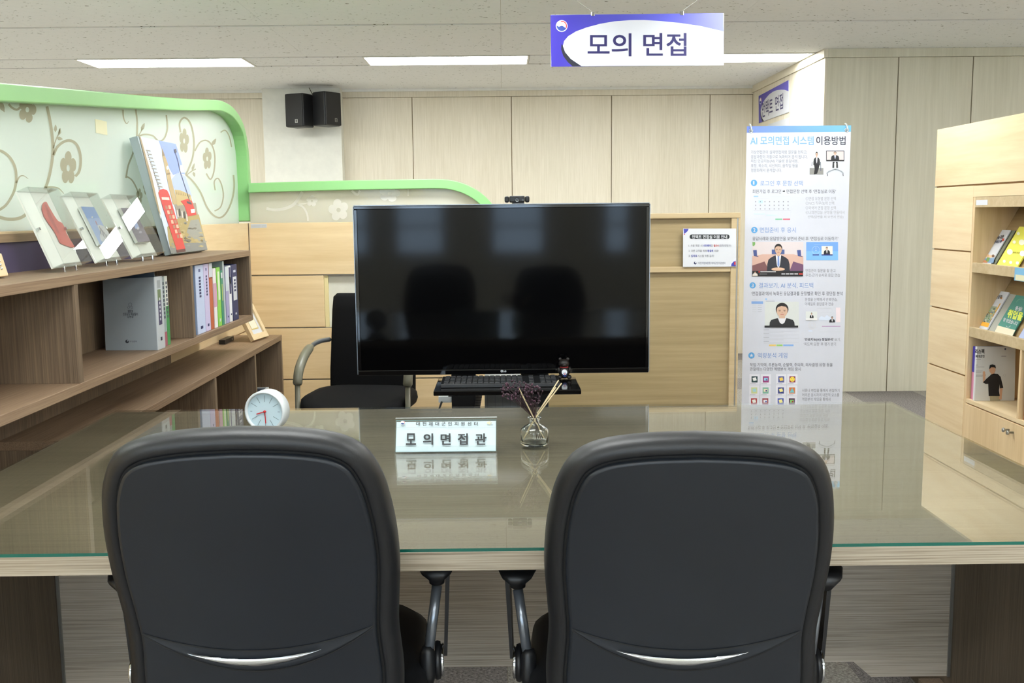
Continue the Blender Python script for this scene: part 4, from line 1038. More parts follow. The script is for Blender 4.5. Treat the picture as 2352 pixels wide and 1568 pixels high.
# ------------------------------------------------------------------ reed diffuser
bt = thing('diffuser_bottle', 'clear glass diffuser bottle standing on the desk', 'bottle', (0, 0, ZD))
BC = V((0.0735, 2.462, ZD+0.0005))
prof = [(0.0305, 0), (0.034, 0.0015), (0.0355, 0.006), (0.0355, 0.034), (0.0335, 0.041), (0.024, 0.0485), (0.0145, 0.0535), (0.0128, 0.057), (0.0128, 0.063), (0.0175, 0.0655), (0.018, 0.069), (0.0165, 0.0715), (0.0115, 0.0715),
        (0.0102, 0.068), (0.0102, 0.057), (0.013, 0.0515), (0.0225, 0.0455), (0.0312, 0.039), (0.0328, 0.033), (0.0328, 0.010), (0.030, 0.0065), (0.001, 0.008)]
def real_glass(name):
    m, nt, out = _new(name)
    g_ = _n(nt, 'ShaderNodeBsdfGlass'); g_.inputs['IOR'].default_value = 1.47; g_.inputs['Roughness'].default_value = 0.0
    f = _noise(nt, _coords(nt, (1, 1, 1)), 5); nt.links.new(_ramp(nt, f, [(0.3, (0.97, 0.985, 0.98)), (0.7, (0.99, 1, 0.995))]), g_.inputs[0])
    nt.links.new(g_.outputs[0], out.inputs[0]); return m
M['bglass'] = real_glass('bottle_glass')
MB().lathe(prof, BC, n=40, cap=True).build('bottle_body', M['bglass'], bt, smooth=True)
neck = BC+V((0, 0, 0.0715))
RS = C(214, 196, 156)
for k, (px, py, dy, lab) in enumerate([(1191.5, 891, -0.012, 'pale reed stick leaning left through the purple dried flowers'), (1283, 873, 0.012, 'pale reed stick leaning right with the highest tip'),
                                       (1290, 880, -0.004, 'pale reed stick leaning right, rightmost in the bottle'), (1277, 889, 0.004, 'shorter pale reed stick between the two right ones')]):
    tip = at_y(px, py, BC.y+dy); th = neck+V(((-0.003, 0.003, 0.005, 0.001)[k], dy*0.25, 0)); d = (tip-th)
    low = th-d*(0.058/d.z)
    cc = V((low.x-BC.x, low.y-BC.y, 0)); 
    if cc.length > 0.028: low -= cc*(1-0.028/cc.length)
    s_ = MB().tube([low, th, tip], 0.0016, 8).build('reed_stick', RS, None, smooth=False, loc=tuple(low)); tag(s_, lab, 'reed stick', 'reed sticks in the diffuser bottle')
fl_ = thing('dried_flowers', 'dark purple dried flower sprig in the diffuser bottle', 'flowers', tuple(BC))
rnd = random.Random(3)
st_ = MB(); bl_ = MB(); bl2 = MB()
heads = []
for k in range(150):
    if k < 88: cx, cy, rx, ry = 1183, 897, 34, 24
    else: cx, cy, rx, ry = 1222, 908, 24, 26
    a_ = rnd.random()*6.283; r_ = math.sqrt(rnd.random())
    px, py = cx+rx*r_*math.cos(a_), cy+ry*r_*math.sin(a_)
    heads.append(at_y(px, py, BC.y+rnd.uniform(-0.02, 0.02)))
for (px, py) in [(1237, 938), (1238, 920), (1232, 950), (1175, 915), (1150, 893), (1157, 905), (1246, 898), (1177, 874), (1182, 880)]: heads.append(at_y(px, py, BC.y+rnd.uniform(-0.01, 0.01)))
for i, p in enumerate(heads):
    (bl_ if i % 3 else bl2).ball(p, rnd.uniform(0.0018, 0.0034), 7, 5)
    if i % 4 == 0:
        mid = neck+(p-neck)*0.5+V((rnd.uniform(-0.004, 0.004), 0, 0.003)); st_.tube([neck+V((rnd.uniform(-0.004, 0.004), rnd.uniform(-0.004, 0.004), -0.004)), mid, p], 0.0005, 4)
for k in range(5): st_.tube([neck+V((0.002*k-0.004, 0, 0)), BC+V((0.006+0.005*k, 0.004*k-0.008, 0.012))], 0.0007, 4)
st_.build('stems', C(44, 20, 30), fl_)
o1 = bl_.build('blossoms', C(44, 16, 34), fl_, smooth=True); o1['kind'] = 'stuff'
o2 = bl2.build('blossoms', C(66, 30, 50), fl_, smooth=True); o2['kind'] = 'stuff'

# ================================================================== screen and its stand
YT = 3.83
tv = thing('television', 'large black flat television with glossy bezel on the stand', 'television', (0, YT, 0.71))
xa, xc = at_y(817, 660, YT).x, at_y(1491, 660, YT).x; zb_, zt_ = at_y(1150, 859, YT).z, at_y(1150, 470, YT).z
sc0 = 0.013; bot = 0.020
box('casing', M['black'], tv, xa+0.004, xc-0.004, YT+0.012, YT+0.05, zb_+0.004, zt_-0.004, bevel=0.006)
box('rear_housing', M['black'], tv, xa+0.16, xc-0.16, YT+0.05, YT+0.085, zb_+0.1, zt_-0.15, bevel=0.01)
box('bezel', M['blackgloss'], tv, xa, xc, YT, YT+0.012, zt_-sc0, zt_, bevel=0.002)
bz = box('bezel', M['blackgloss'], tv, xa, xc, YT, YT+0.012, zb_, zb_+bot, bevel=0.003)
for a_, b_ in ((xa, xa+sc0), (xc-sc0, xc)): box('bezel', M['blackgloss'], tv, a_, b_, YT, YT+0.012, zb_+bot, zt_-sc0, bevel=0.002)
box('screen', M['screen'], tv, xa+sc0, xc-sc0, YT+0.003, YT+0.0115, zb_+bot, zt_-sc0)
for a_, b_ in ((xa-0.003, xa-0.0002), (xc+0.0002, xc+0.003)): box('chrome_edge', M['steel'], tv, a_, b_, YT+0.001, YT+0.03, zb_+0.004, zt_-0.002)
box('chrome_edge', M['steel'], tv, xa, xc, YT+0.001, YT+0.03, zt_+0.0002, zt_+0.003)
ptv = Print(bz, (0, YT-0.0006, 0), (0, -1, 0), ZT)
ptv.begin('printed_logo'); LGc = C(196, 200, 204); ptv.disc(1152, 1379, 9.5, LGc, 1); ptv.ring(1152, 1379, 4.5, 6.0, C(30, 30, 34), 2, 0, 290); ptv.rect(1151, 1374, 1153, 1382, C(30, 30, 34), 2)
ptv.text('LG', 1164, 1373, 1184, 1386, LGc, 1, 0.03); ptv.done()

wc = thing('webcam', 'small black webcam perched on top of the television', 'webcam', (0.03, YT, zt_))
w0, w1 = at_y(*ZT(1172, 66), YT).x, at_y(*ZT(1360, 66), YT).x; wz0 = zt_+0.0035; wz1 = at_y(*ZT(1260, 64), YT).z
cb = box('camera_body', M['black'], wc, w0+0.018, w1-0.018, YT-0.008, YT+0.02, wz0+0.004, wz1, bevel=0.005)
for a_, b_ in ((w0, w0+0.0175), (w1-0.0175, w1)): box('speaker_wing', M['black'], wc, a_, b_, YT-0.004, YT+0.018, wz0+0.004, wz1-0.001, bevel=0.006)
box('clip_foot', M['black'], wc, w0+0.03, w1-0.02, YT-0.006, YT+0.03, wz0, wz0+0.004)
lens = at_y(*ZT(1266, 96), YT); MB().lathe([(0.009, 0), (0.009, 0.0012), (0.006, 0.0014), (0.001, 0.0008)], (lens.x, YT-0.0085, lens.z), (0, -1, 0), 24).build('lens', M['blackgloss'], wc, smooth=True)
pw = Print(cb, (0, YT-0.0105, 0), (0, -1, 0), ZT)
pw.begin('lens_mark'); pw.ring(1267, 95, 10.5, 13.5, C(214, 218, 224), 1, 25, 155, 14)
pw.text('HD', 1303, 90, 1317, 100, C(130, 134, 140), 1); pw.done()

sd = thing('television_stand', 'black two column television stand with keyboard tray', 'stand', (0, 3.93, 0))
ZTR = 0.694
f0, f1 = at_z(993, 904, ZTR), at_z(1335, 894, ZTR); b0, b1 = at_z(1003, 864, ZTR), at_z(1312, 864, ZTR)
yb2 = YT-0.006; yf2 = 3.54
MB().prism([(f0.x, yf2, ZTR-0.018), (f1.x, yf2, ZTR-0.018), (f1.x, yb2, ZTR-0.018), (f0.x, yb2, ZTR-0.018)], (0, 0, 0.018)).build('keyboard_tray', M['blackgloss'], sd, bevel=0.003)
cols_ = [(at_y(1037, 900, 3.93).x, at_y(1093, 900, 3.93).x), (at_y(1197, 900, 3.93).x, at_y(1260, 900, 3.93).x)]
for a_, b_ in cols_: box('column', M['black'], sd, a_, b_, 3.93, 3.98, 0.06, 1.15, bevel=0.004)
box('mount_plate', M['black'], sd, -0.26, 0.26, YT+0.086, 3.929, 0.86, 1.12)
box('tray_bracket', M['black'], sd, cols_[0][0], cols_[0][0]+0.04, 3.70, 3.929, ZTR-0.05, ZTR-0.019); box('tray_bracket', M['black'], sd, cols_[1][1]-0.04, cols_[1][1], 3.70, 3.929, ZTR-0.05, ZTR-0.019)
for s in (-1, 1):
    box('foot_bar', M['black'], sd, s*0.30-0.03, s*0.30+0.03, 3.65, 4.35, 0.045, 0.085, bevel=0.008)
    for yy in (3.69, 3.94): MB().lathe([(0.02, -0.011), (0.022, -0.009), (0.022, 0.009), (0.02, 0.011)], (s*0.30, yy, 0.022), (1, 0, 0), 16).build('caster', M['black'], sd)
box('base_bar', M['black'], sd, -0.27, 0.27, 3.92, 3.99, 0.045, 0.085)
dp = [at_y(1102, 900, 3.90), at_y(1096, 936, 3.90), V((-0.12, 3.90, 0.2))]
MB().tube([dp[0]+V((0, 0, 0.05)), dp[0], dp[1], dp[2]], 0.012, 10).build('cable_sleeve', C(92, 90, 88), sd)
for k in range(7):
    c = dp[0]+(dp[1]-dp[0])*(k/6); MB().tube([c+V((0, 0, -0.001)), c+V((0, 0, 0.0015))], 0.0128, 10).build('sleeve_rib', M['black'], sd)
cbx = [at_y(1007, 909, 3.94), at_y(1036, 924, 3.94)]
box('power_box', M['white'], sd, cbx[0].x, cols_[0][0]-0.0005, 3.935, 3.965, cbx[1].z, cbx[0].z, bevel=0.003)
MB().tube([V((cbx[0].x+0.014, 3.93, cbx[1].z+0.006)), V((cbx[0].x+0.004, 3.928, cbx[1].z-0.02)), V((cbx[0].x+0.0, 3.93, 0.3)), V((cbx[0].x+0.03, 3.93, 0.07))], 0.004, 8).build('power_cable', M['black'], sd, smooth=True)

pc_ = thing('desktop_computer', 'grey desktop computer between the columns of the television stand', 'computer', (0, 4.2, 0))
pa, pb = at_y(1113, 900, 4.05).x, at_y(1196, 900, 4.05).x
ptz = 0.66
box('case', C(150, 154, 156), pc_, pa, pb, 4.05, 4.40, 0.086, ptz, bevel=0.004)
for k in range(5): box('front_rib', C(122, 126, 130), pc_, pa+0.012+(pb-pa-0.024)*k/4-0.001, pa+0.012+(pb-pa-0.024)*k/4+0.001, 4.0485, 4.05, 0.12, ptz-0.012)
box('support_board', M['black'], pc_, pa-0.02, pb+0.02, 3.995, 4.42, 0.0, 0.0855)

kb = thing('keyboard', 'black keyboard lying on the tray below the television', 'keyboard', (0, 3.70, ZTR))
kz = ZTR+0.0005
kl, kr = at_z(1012, 884, ZTR+0.01).x, at_z(1286, 880, ZTR+0.01).x
ky0, ky1 = 3.60, 3.758
MB().hexa([(kl, ky0, kz), (kr, ky0, kz), (kr, ky1, kz), (kl, ky1, kz)], [(kl, ky0+0.002, kz+0.014), (kr, ky0+0.002, kz+0.014), (kr, ky1, kz+0.017), (kl, ky1, kz+0.017)]).build('keyboard_body', M['black'], kb, bevel=0.002)
key_me = {}
n = 20
for r in range(5):
    for c in range(n):
        if c in (14, 16) : continue
        w = (kr-kl-0.02)/n
        x = kl+0.01+w*(c+0.5); y = ky0+0.02+r*0.0295; z = kz+0.0142+0.003*(y-ky0)/(ky1-ky0)
        if 'k' not in key_me:
            o = MB().hexa([(-w*.45, -.013, 0), (w*.45, -.013, 0), (w*.45, .013, 0), (-w*.45, .013, 0)], [(-w*.36, -.010, .004), (w*.36, -.010, .004), (w*.36, .011, .004), (-w*.36, .011, .004)]).build('key', C(44, 46, 50), kb, loc=None)
            me = o.data
            for v in me.vertices: v.co += OFF[kb]
            key_me['k'] = me
        else:
            o = bpy.data.objects.new('key', key_me['k']); put(o, kb)
        o.location = V((x, y, z))-OFF[kb]

br_ = thing('bear_figurine', 'small dark brown bear figurine with round badge on the tray', 'figurine', (0.23, 3.775, ZTR))
B0 = at_z(1297, 873, ZTR); s = 0.0125/7.2
bx, by, bz = B0.x, 3.775, ZTR+0.0005
DB = C(24, 19, 17)
MB().ball((bx, by, bz+0.026), 0.021, 16, 10, 1, 0.85, 1.15).build('body', DB, br_, smooth=True)
MB().ball((bx-0.001, by-0.002, bz+0.060), 0.0185, 16, 10, 1.08, 0.95, 0.95).build('head', DB, br_, smooth=True)
for sg in (-1, 1):
    MB().ball((bx+sg*0.0145-0.001, by, bz+0.076), 0.0065, 10, 7, 1, 0.6, 1).build('ear', DB, br_, smooth=True)
    MB().ball((bx+sg*0.018, by-0.008, bz+0.0085), 0.009, 10, 7, 1.1, 1.4, 0.9).build('foot', DB, br_, smooth=True)
    MB().ball((bx+sg*0.0205, by-0.006, bz+0.034), 0.0075, 10, 7, 0.8, 0.9, 1.6).build('arm', DB, br_, smooth=True)
MB().ball((bx-0.001, by-0.018, bz+0.056), 0.008, 10, 7, 1.1, 0.8, 0.8).build('muzzle', C(36, 29, 26), br_, smooth=True)
MB().lathe([(0.0155, -0.0015), (0.017, 0), (0.0155, 0.0015)], (bx, by, bz+0.0455), (0, 0, 1), 20).build('ribbon', C(150, 36, 36), br_, smooth=True)
bdg = MB().lathe([(0.0105, 0), (0.0105, 0.0015)], (bx, by-0.0185, bz+0.0285), (0, -1, 0), 24).build('badge', C(236, 238, 242), br_)
pbg = Print(bdg, (0, by-0.0204, 0), (0, -1, 0), zoomer(960, 830, 5.88))
pbg.ring(1983, 180, 25, 30, C(30, 46, 110), 1); pbg.poly([(1966, 186), (1975, 176), (1985, 184), (1996, 176), (2000, 186), (1992, 200), (1975, 201)], C(30, 46, 110), 2); pbg.disc(1983, 168, 8, C(190, 50, 60), 2); pbg.done()

# ------------------------------------------------------------------ visitor chair behind the screen
vc = thing('visitor_chair', 'black fabric visitor chair with grey arms behind the television', 'chair')
def rounded(w, h, r, n=5):
    pts = []
    for cx, cy, a0 in ((w/2-r, -h/2+r, -90), (w/2-r, h/2-r, 0), (-w/2+r, h/2-r, 90), (-w/2+r, -h/2+r, 180)):
        for k in range(n+1):
            a_ = math.radians(a0+90*k/n); pts.append((cx+r*math.cos(a_), cy+r*math.sin(a_)))
    return pts
rs_ = []
for z, sc_ in ((0.400, 0.90), (0.412, 0.97), (0.435, 1.0), (0.462, 0.985), (0.475, 0.93), (0.479, 0.8)):
    rs_.append([(x*sc_, y*sc_-0.02, z-0.03*max(0, -y-0.12)/0.12*(1 if z > 0.43 else 0.6)) for x, y in rounded(0.52, 0.50, 0.16, 8)])
MB().rings(rs_).build('seat', M['fabric'], vc, smooth=True)
rs_ = []
bk_path = [(0.40, 0.205, 0.40), (0.44, 0.212, 0.44), (0.44, 0.222, 0.55), (0.43, 0.238, 0.70), (0.425, 0.262, 0.85), (0.415, 0.272, 0.915), (0.38, 0.275, 0.932)]
for w, y, z in bk_path: rs_.append([(x, y+yy, z) for x, yy in rounded(w, 0.06 if z < 0.92 else 0.035, 0.028 if z < 0.92 else 0.017, 4)])
MB().rings(rs_).build('backrest', M['fabric'], vc, smooth=True)
for sg in (-1, 1):
    ap = [(sg*0.225, 0.235, 0.70), (sg*0.25, 0.17, 0.70), (sg*0.262, 0.09, 0.692), (sg*0.266, 0.0, 0.668), (sg*0.266, -0.075, 0.63), (sg*0.266, -0.125, 0.585), (sg*0.266, -0.145, 0.53)]
    sp_ = smooth_path(ap, 4)
    MB().tube(sp_[:12], 0.012, 10).build('arm_tube', M['steel'], vc, smooth=True)
    k = len(sp_)
    MB().tube(sp_[9:], [0.012, 0.02]+[0.0225]*(k-9-4)+[0.023, 0.018], 12).build('arm_pad', M['armgrey'], vc, smooth=True)
    MB().tube([(sg*0.266, -0.144, 0.53), (sg*0.266, -0.16, 0.3), (sg*0.266, -0.17, 0.012), (sg*0.266, 0.2, 0.012), (sg*0.255, 0.23, 0.06)], 0.0125, 10).build('leg', M['armgrey'], vc, smooth=True)
    MB().tube([(sg*0.265, -0.15, 0.40), (sg*0.2, -0.08, 0.405)], 0.01, 8).build('seat_bracket', M['steel'], vc)
vc.location = (-0.695, 4.78, 0); vc.rotation_euler.z = math.radians(-8)

# ================================================================== two office chairs in front of the desk
def office_chair(label):
    ch = thing('office_chair', label, 'chair', (0, 0, 0), 'black office chairs in front of the desk')
    half = [(0.165, 0.430), (0.197, 0.455), (0.212, 0.50), (0.216, 0.57), (0.211, 0.65), (0.213, 0.70), (0.217, 0.77), (0.2155, 0.83), (0.209, 0.885), (0.198, 0.933), (0.176, 0.975), (0.137, 1.000), (0.075, 1.012), (0.0, 1.016)]
    half = smooth_path(half, 4)
    def yb(x, z): return -0.262-(z-0.55)*0.255-0.06*max(0, z-0.8)**1.2+0.35*x*x+0.02*math.cos((z-0.62)*7.0)-0.02
    def nrm(i):
        a_, b_ = half[max(i-1, 0)], half[min(i+1, len(half)-1)]
        dx, dz = b_[0]-a_[0], b_[1]-a_[1]; d = math.hypot(dx, dz) or 1
        return (-dz/d, dx/d)                      # towards the inside
    def ring(inset, depth):
        r = []; l = []
        for i, (w, z) in enumerate(half):
            nx, nz = nrm(i)
            if i == len(half)-1: nx, nz = 0, -1
            x = max(0.0, w+nx*inset); zz = z+nz*inset
            y = yb(x, zz)+depth
            r.append(V((x, y, zz)))
            if i < len(half)-1: l.append(V((-x, y, zz)))
        return r+l[::-1]
    def cap(mb, inset, depth, K=14, bulge=0.0):
        rows = []
        for i, (w, z) in enumerate(half):
            nx, nz = nrm(i)
            if i == len(half)-1: nx, nz = 0, -1
            x = max(0.0, w+nx*inset); zz = z+nz*inset
            rows.append([V((x*(2*k/K-1), yb(x*(2*k/K-1), zz)+depth+bulge*(1-(2*k/K-1)**2), zz)) for k in range(K+1)])
        mb.grid(rows)
    mb = MB(); mb.rings([ring(0.032, 0.006), ring(0.025, -0.002), ring(0.014, 0.002), ring(0.005, 0.013), ring(0.0, 0.034), ring(0.002, 0.054), ring(0.010, 0.072), ring(0.026, 0.086), ring(0.05, 0.094)], False, False)
    cap(mb, 0.05, 0.094, 14, 0.012)
    mb.build('back_cushion', M['leather'], ch, smooth=True)
    mb = MB(); mb.rings([ring(0.0255, 0.004), ring(0.030, 0.0025), ring(0.038, 0.003)], False, False); mb.build('seam_gap', M['gap'], ch, smooth=True)
    mb = MB(); mb.rings([ring(0.0325, 0.006), ring(0.0328, -0.006), ring(0.0345, -0.0095), ring(0.038, -0.0105)], False, False); cap(mb, 0.038, -0.0105, 16)
    sh = mb.build('back_shell', M['shell'], ch, smooth=True)
    # crescent grip with chrome insert
    def crescent(xc_, hw, zu, zl, ends, dep, K=28, J=6, nm='grip_recess', m=M['shell'], prof=None):
        mb = MB(); rows = []
        for k in range(K+1):
            t = 2*k/K-1; x = xc_+hw*t
            top = ends-(ends-zu)*(1-t*t); botm = ends-(ends-zl)*(1-abs(t)**2.0)
            row = []
            for j in range(J+1):
                s_ = j/J; z = top+(botm-top)*s_
                row.append(V((x, yb(x, z)-0.0105-prof(s_, t), z)))
            rows.append(row)
        mb.grid(rows); return mb.build(nm, m, sh, smooth=True)
    crescent(0.0, 0.173, 0.634, 0.598, 0.668, 0, nm='grip_recess', prof=lambda s_, t: 0.0012+(0.010*(s_**1.3)*(1-t*t) if s_ < 0.99 else 0.0))
    crescent(-0.006, 0.1005, 0.6235, 0.6095, 0.637, 0, J=4, nm='chrome_trim', m=M['chrome'], prof=lambda s_, t: 0.0085+0.003*math.sin(math.pi*s_))
    mb = MB()
    for zu, e in ((0.6352, 0.6695), (0.5968, 0.6672)):
        rows = []
        for k in range(29):
            t = 2*k/28-1; x = 0.1745*t; z = e-(e-zu)*(1-t*t)
            rows.append([V((x, yb(x, z)-0.0108-0.0012, z+0.0011)), V((x, yb(x, z)-0.0108-0.0012, z-0.0011))])
        mb.grid(rows)
    mb.build('grip_outline', M['gap'], sh)
    # seat
    rs_ = []
    for z, sc_ in ((0.415, 0.86), (0.43, 0.96), (0.455, 1.0), (0.485, 0.98), (0.503, 0.9), (0.51, 0.7)):
        rs_.append([V((x*sc_, y*sc_+0.02, z)) for x, y in rounded(0.50, 0.48, 0.12, 6)])
    MB().rings(rs_).build('seat', M['leather'], ch, smooth=True)
    MB().box(-0.05, 0.05, -0.22, 0.10, 0.375, 0.4155).build('seat_mechanism', M['black'], ch, bevel=0.01)
    MB().tube([(0, -0.20, 0.395), (0, -0.262, 0.42), (0, -0.250, 0.50)], 0.028, 10).build('back_bar', M['black'], ch, smooth=True)
    for sg in (-1, 1):
        x = sg*0.268
        ar = MB(); rs_ = []
        for yy, w, zt2 in ((-0.085, 0.012, 0.676), (-0.075, 0.028, 0.684), (-0.04, 0.038, 0.690), (0.08, 0.042, 0.692), (0.16, 0.038, 0.690), (0.185, 0.02, 0.684)):
            rs_.append([V((x+w*math.cos(a_), yy, zt2-0.008+(0.008 if math.sin(a_) > 0 else 0.014)*math.sin(a_))) for a_ in [2*math.pi*q/14 for q in range(14)]])
        arm = ar.rings(rs_).build('arm_pad', M['black'], ch, smooth=True)
        xt = sg*0.262; yt = -0.03
        MB().lathe([(0.022, 0.008), (0.021, 0.0), (0.0145, -0.006), (0.0138, -0.034), (0.011, -0.036)], (x, yt, 0.672), (0, 0, 1), 20).build('arm_socket', M['black'], ch, smooth=True)
        MB().tube([(x, yt, 0.632), (xt-sg*0.012, yt-0.022, 0.505)], 0.0092, 16).build('arm_tube', M['steel'], ch, smooth=True)
        MB().hexa([(x+sg*0.010, yt+0.01, 0.49), (x+sg*0.016, yt+0.01, 0.49), (x+sg*0.016, yt+0.045, 0.49), (x+sg*0.010, yt+0.045, 0.49)], [(x+sg*0.016, yt-0.0, 0.665), (x+sg*0.024, yt-0.0, 0.665), (x+sg*0.024, yt+0.07, 0.665), (x+sg*0.016, yt+0.07, 0.665)]).build('arm_flank', M['black'], ch)
        MB().lathe([(0.010, 0.03), (0.0135, 0.018), (0.0145, 0.0), (0.0145, -0.025), (0.010, -0.04)], (xt-sg*0.013, yt-0.024, 0.495), (0, 0.15, 1), 16).build('arm_joint', M['black'], ch, smooth=True)
        hc = MB().lathe([(0.034, -0.004), (0.036, 0.0), (0.034, 0.006), (0.01, 0.007)], (xt+sg*0.004, yt+0.005, 0.485), (sg, 0, 0), 24).build('hinge_cover', M['black'], ch, smooth=True)
        MB().lathe([(0.029, 0.0), (0.031, 0.006), (0.028, 0.0075), (0.022, 0.0078)], (xt+sg*0.0085, yt+0.005, 0.485), (sg, 0, 0), 24).build('hinge_ring', M['chrome'], hc, smooth=True)
        MB().tube([(xt, yt+0.005, 0.485), (sg*0.20, 0.02, 0.425)], 0.018, 10).build('arm_bracket', M['black'], ch, smooth=True)
    MB().lathe([(0.026, 0.09), (0.026, 0.24), (0.016, 0.24), (0.016, 0.376)], (0, 0, 0), (0, 0, 1), 20).build('gas_lift', M['black'], ch, smooth=True)
    for k in range(5):
        a_ = math.radians(90+72*k); d = V((math.cos(a_), math.sin(a_), 0))
        MB().tube([d*0.02+V((0, 0, 0.105)), d*0.15+V((0, 0, 0.09)), d*0.29+V((0, 0, 0.07))], [0.026, 0.021, 0.015], 10).build('base_leg', M['black'], ch, smooth=True)
        c = d*0.285+V((0, 0, 0.0265)); e = V((-d.y, d.x, 0))
        MB().lathe([(0.02, -0.02), (0.026, -0.016), (0.026, 0.016), (0.02, 0.02)], c, e, 18).build('caster', M['black'], ch, smooth=True)
    return ch
c1 = office_chair('black office chair on the left, its chrome smile trim facing the viewer')
c2 = copy_tree(c1); c2['label'] = 'black office chair on the right, its back facing the viewer'
c1.location = (-0.409, 1.812, 0); c1.scale = (1.035, 1, 1.004); c1.rotation_euler.z = math.radians(3.0)
c2.location = (0.299, 1.812, 0); c2.scale = (1.035, 1, 0.989); c2.rotation_euler.z = math.radians(-3.0)

# ================================================================== banner with instructions
YA = 5.80
bn = thing('banner', 'tall white instruction banner with blue top band beside the tan partition', 'banner', (1.69, YA, 0))
tl, tr2 = at_y(1713, 290, YA), at_y(1953, 288, YA)
bx0, bx1, bz1 = (tl.x+at_y(1706, 900, YA).x)/2, (tr2.x+at_y(1937, 900, YA).x)/2, tl.z
bsh = box('banner_sheet', M['banner'], bn, bx0, bx1, YA, YA+0.0012, 0.03, bz1)
p5 = Print(bsh, (0, YA-0.0002, 0), (0, -1, 0), Z5)
PAPER = M['banner']
LB, NV, GY, DG, MBL = C(122, 172, 222), C(44, 46, 66), C(130, 132, 142), C(78, 80, 92), C(112, 146, 200)
# top band
p5.mesh(gradient('band_blue', (110, 132, 208), (112, 180, 222), -0.3, 0.3), 'top_band').add([(bx0, YA-0.0006, bz1-0.036), (bx1, YA-0.0006, bz1-0.036), (bx1, YA-0.0006, bz1), (bx0, YA-0.0006, bz1)], [(0, 1, 2, 3)])
p5.text('AI 모의면접 시스템', 142, 182, 758, 266, LB, 1, 0.012); p5.text('이용방법', 784, 182, 1068, 266, NV, 1, 0.012)
for t, x1, y in (('가상면접관이 실제면접처럼 질문을 던지고,', 695, 319), ('응답과정이 자동으로 녹화되어 분석 됩니다.', 700, 363), ('최신 인공지능(AI) 기술로 응답내용,', 608, 407), ('표정, 목소리, 시선처리, 움직임 등을', 605, 451), ('정량화해서 분석합니다.', 448, 495)):
    p5.text(t, 147, y, x1, y+36, GY, 1)
def person(p, cx, top, h, w, suit, skin=C(206, 172, 150), hair=C(34, 30, 32), shirt=C(222, 222, 228), tie=None, L=3, hs=1.0, sw=0.12):
    """printed half-length figure"""
    hw = w*0.155*(1+(hs-1)*0.8); hh = h*0.19*hs; ct = top+hh*2.15; H = top+h
    f = lambda t: ct+(H-ct)*t
    p.poly([(cx-w/2, H), (cx-w*0.485, f(0.55)), (cx-w*0.43, f(0.26)), (cx-w*0.30, f(0.12)), (cx-w*0.12, f(0)), (cx+w*0.12, f(0)), (cx+w*0.30, f(0.12)), (cx+w*0.43, f(0.26)), (cx+w*0.485, f(0.55)), (cx+w/2, H)], suit, L)
    p.poly([(cx-w*sw, f(-0.02)), (cx+w*sw, f(-0.02)), (cx+w*sw*0.55, f(0.6)), (cx, f(0.8)), (cx-w*sw*0.55, f(0.6))], shirt, L+1)
    if tie: p.poly([(cx-w*0.03, f(0.04)), (cx+w*0.03, f(0.04)), (cx+w*0.045, f(0.6)), (cx, f(0.72)), (cx-w*0.045, f(0.6))], tie, L+2)
    p.rect(cx-hw*0.5, top+hh*1.6, cx+hw*0.5, f(0.06), skin, L+2)
    p.disc(cx, top+hh*0.9, hw*1.1, hair, L+1, hh*0.92); p.disc(cx, top+hh*1.1, hw*0.94, skin, L+3, hh*0.95)
    p.poly([(cx-hw*1.0, top+hh*0.95), (cx-hw*0.8, top+hh*0.25), (cx, top), (cx+hw*0.8, top+hh*0.25), (cx+hw*1.0, top+hh*0.95), (cx+hw*0.66, top+hh*0.55), (cx-hw*0.1, top+hh*0.42), (cx-hw*0.72, top+hh*0.6)], hair, L+4)
    for sg in (-1, 1):
        p.rect(cx+sg*hw*0.42-hw*0.2, top+hh*1.0, cx+sg*hw*0.42+hw*0.2, top+hh*1.06, C(60, 46, 42), L+4)
        p.rect(cx+sg*hw*0.42-hw*0.14, top+hh*1.13, cx+sg*hw*0.42+hw*0.14, top+hh*1.19, C(40, 34, 34), L+4)
    p.rect(cx-hw*0.28, top+hh*1.62, cx+hw*0.28, top+hh*1.7, C(176, 96, 92), L+4); p.poly([(cx, top+hh*1.2), (cx+hw*0.14, top+hh*1.45), (cx-hw*0.1, top+hh*1.45)], C(190, 150, 128), L+4)
# small photographs at the top
p5.begin('printed_photo'); p5.rect(719, 320, 853, 555, C(214, 222, 216), 1); p5.rect(719, 490, 853, 555, C(140, 140, 138), 2)
person(p5, 788, 333, 128, 66, C(38, 40, 46), L=3); p5.poly([(762, 455), (818, 455), (806, 500), (792, 545), (760, 552), (768, 500)], C(28, 28, 32), 4)
p5.line([(745, 432), (740, 470)], 5, C(60, 70, 110), 3); p5.line([(825, 432), (828, 520)], 5, C(60, 70, 110), 3)
p5.begin('printed_photo'); p5.rect(880, 322, 1056, 425, C(30, 30, 34), 1); p5.rect(886, 327, 1050, 412, C(206, 196, 196), 2); person(p5, 967, 330, 82, 80, C(36, 38, 46), tie=C(70, 90, 150), L=3)
p5.poly([(944, 430), (962, 430), (960, 490), (940, 490)], C(40, 42, 46), 1); p5.poly([(974, 430), (992, 430), (996, 490), (976, 490)], C(40, 42, 46), 1); p5.rect(958, 440, 978, 505, C(210, 214, 218), 2)
p5.line([(885, 545), (905, 525), (960, 505), (985, 505), (1030, 525), (1048, 545)], 12, C(150, 158, 166), 2); p5.line([(890, 545), (893, 568)], 6, C(60, 60, 64), 3); p5.line([(1043, 545), (1046, 568)], 6, C(60, 60, 64), 3)
BLU = C(84, 156, 212)
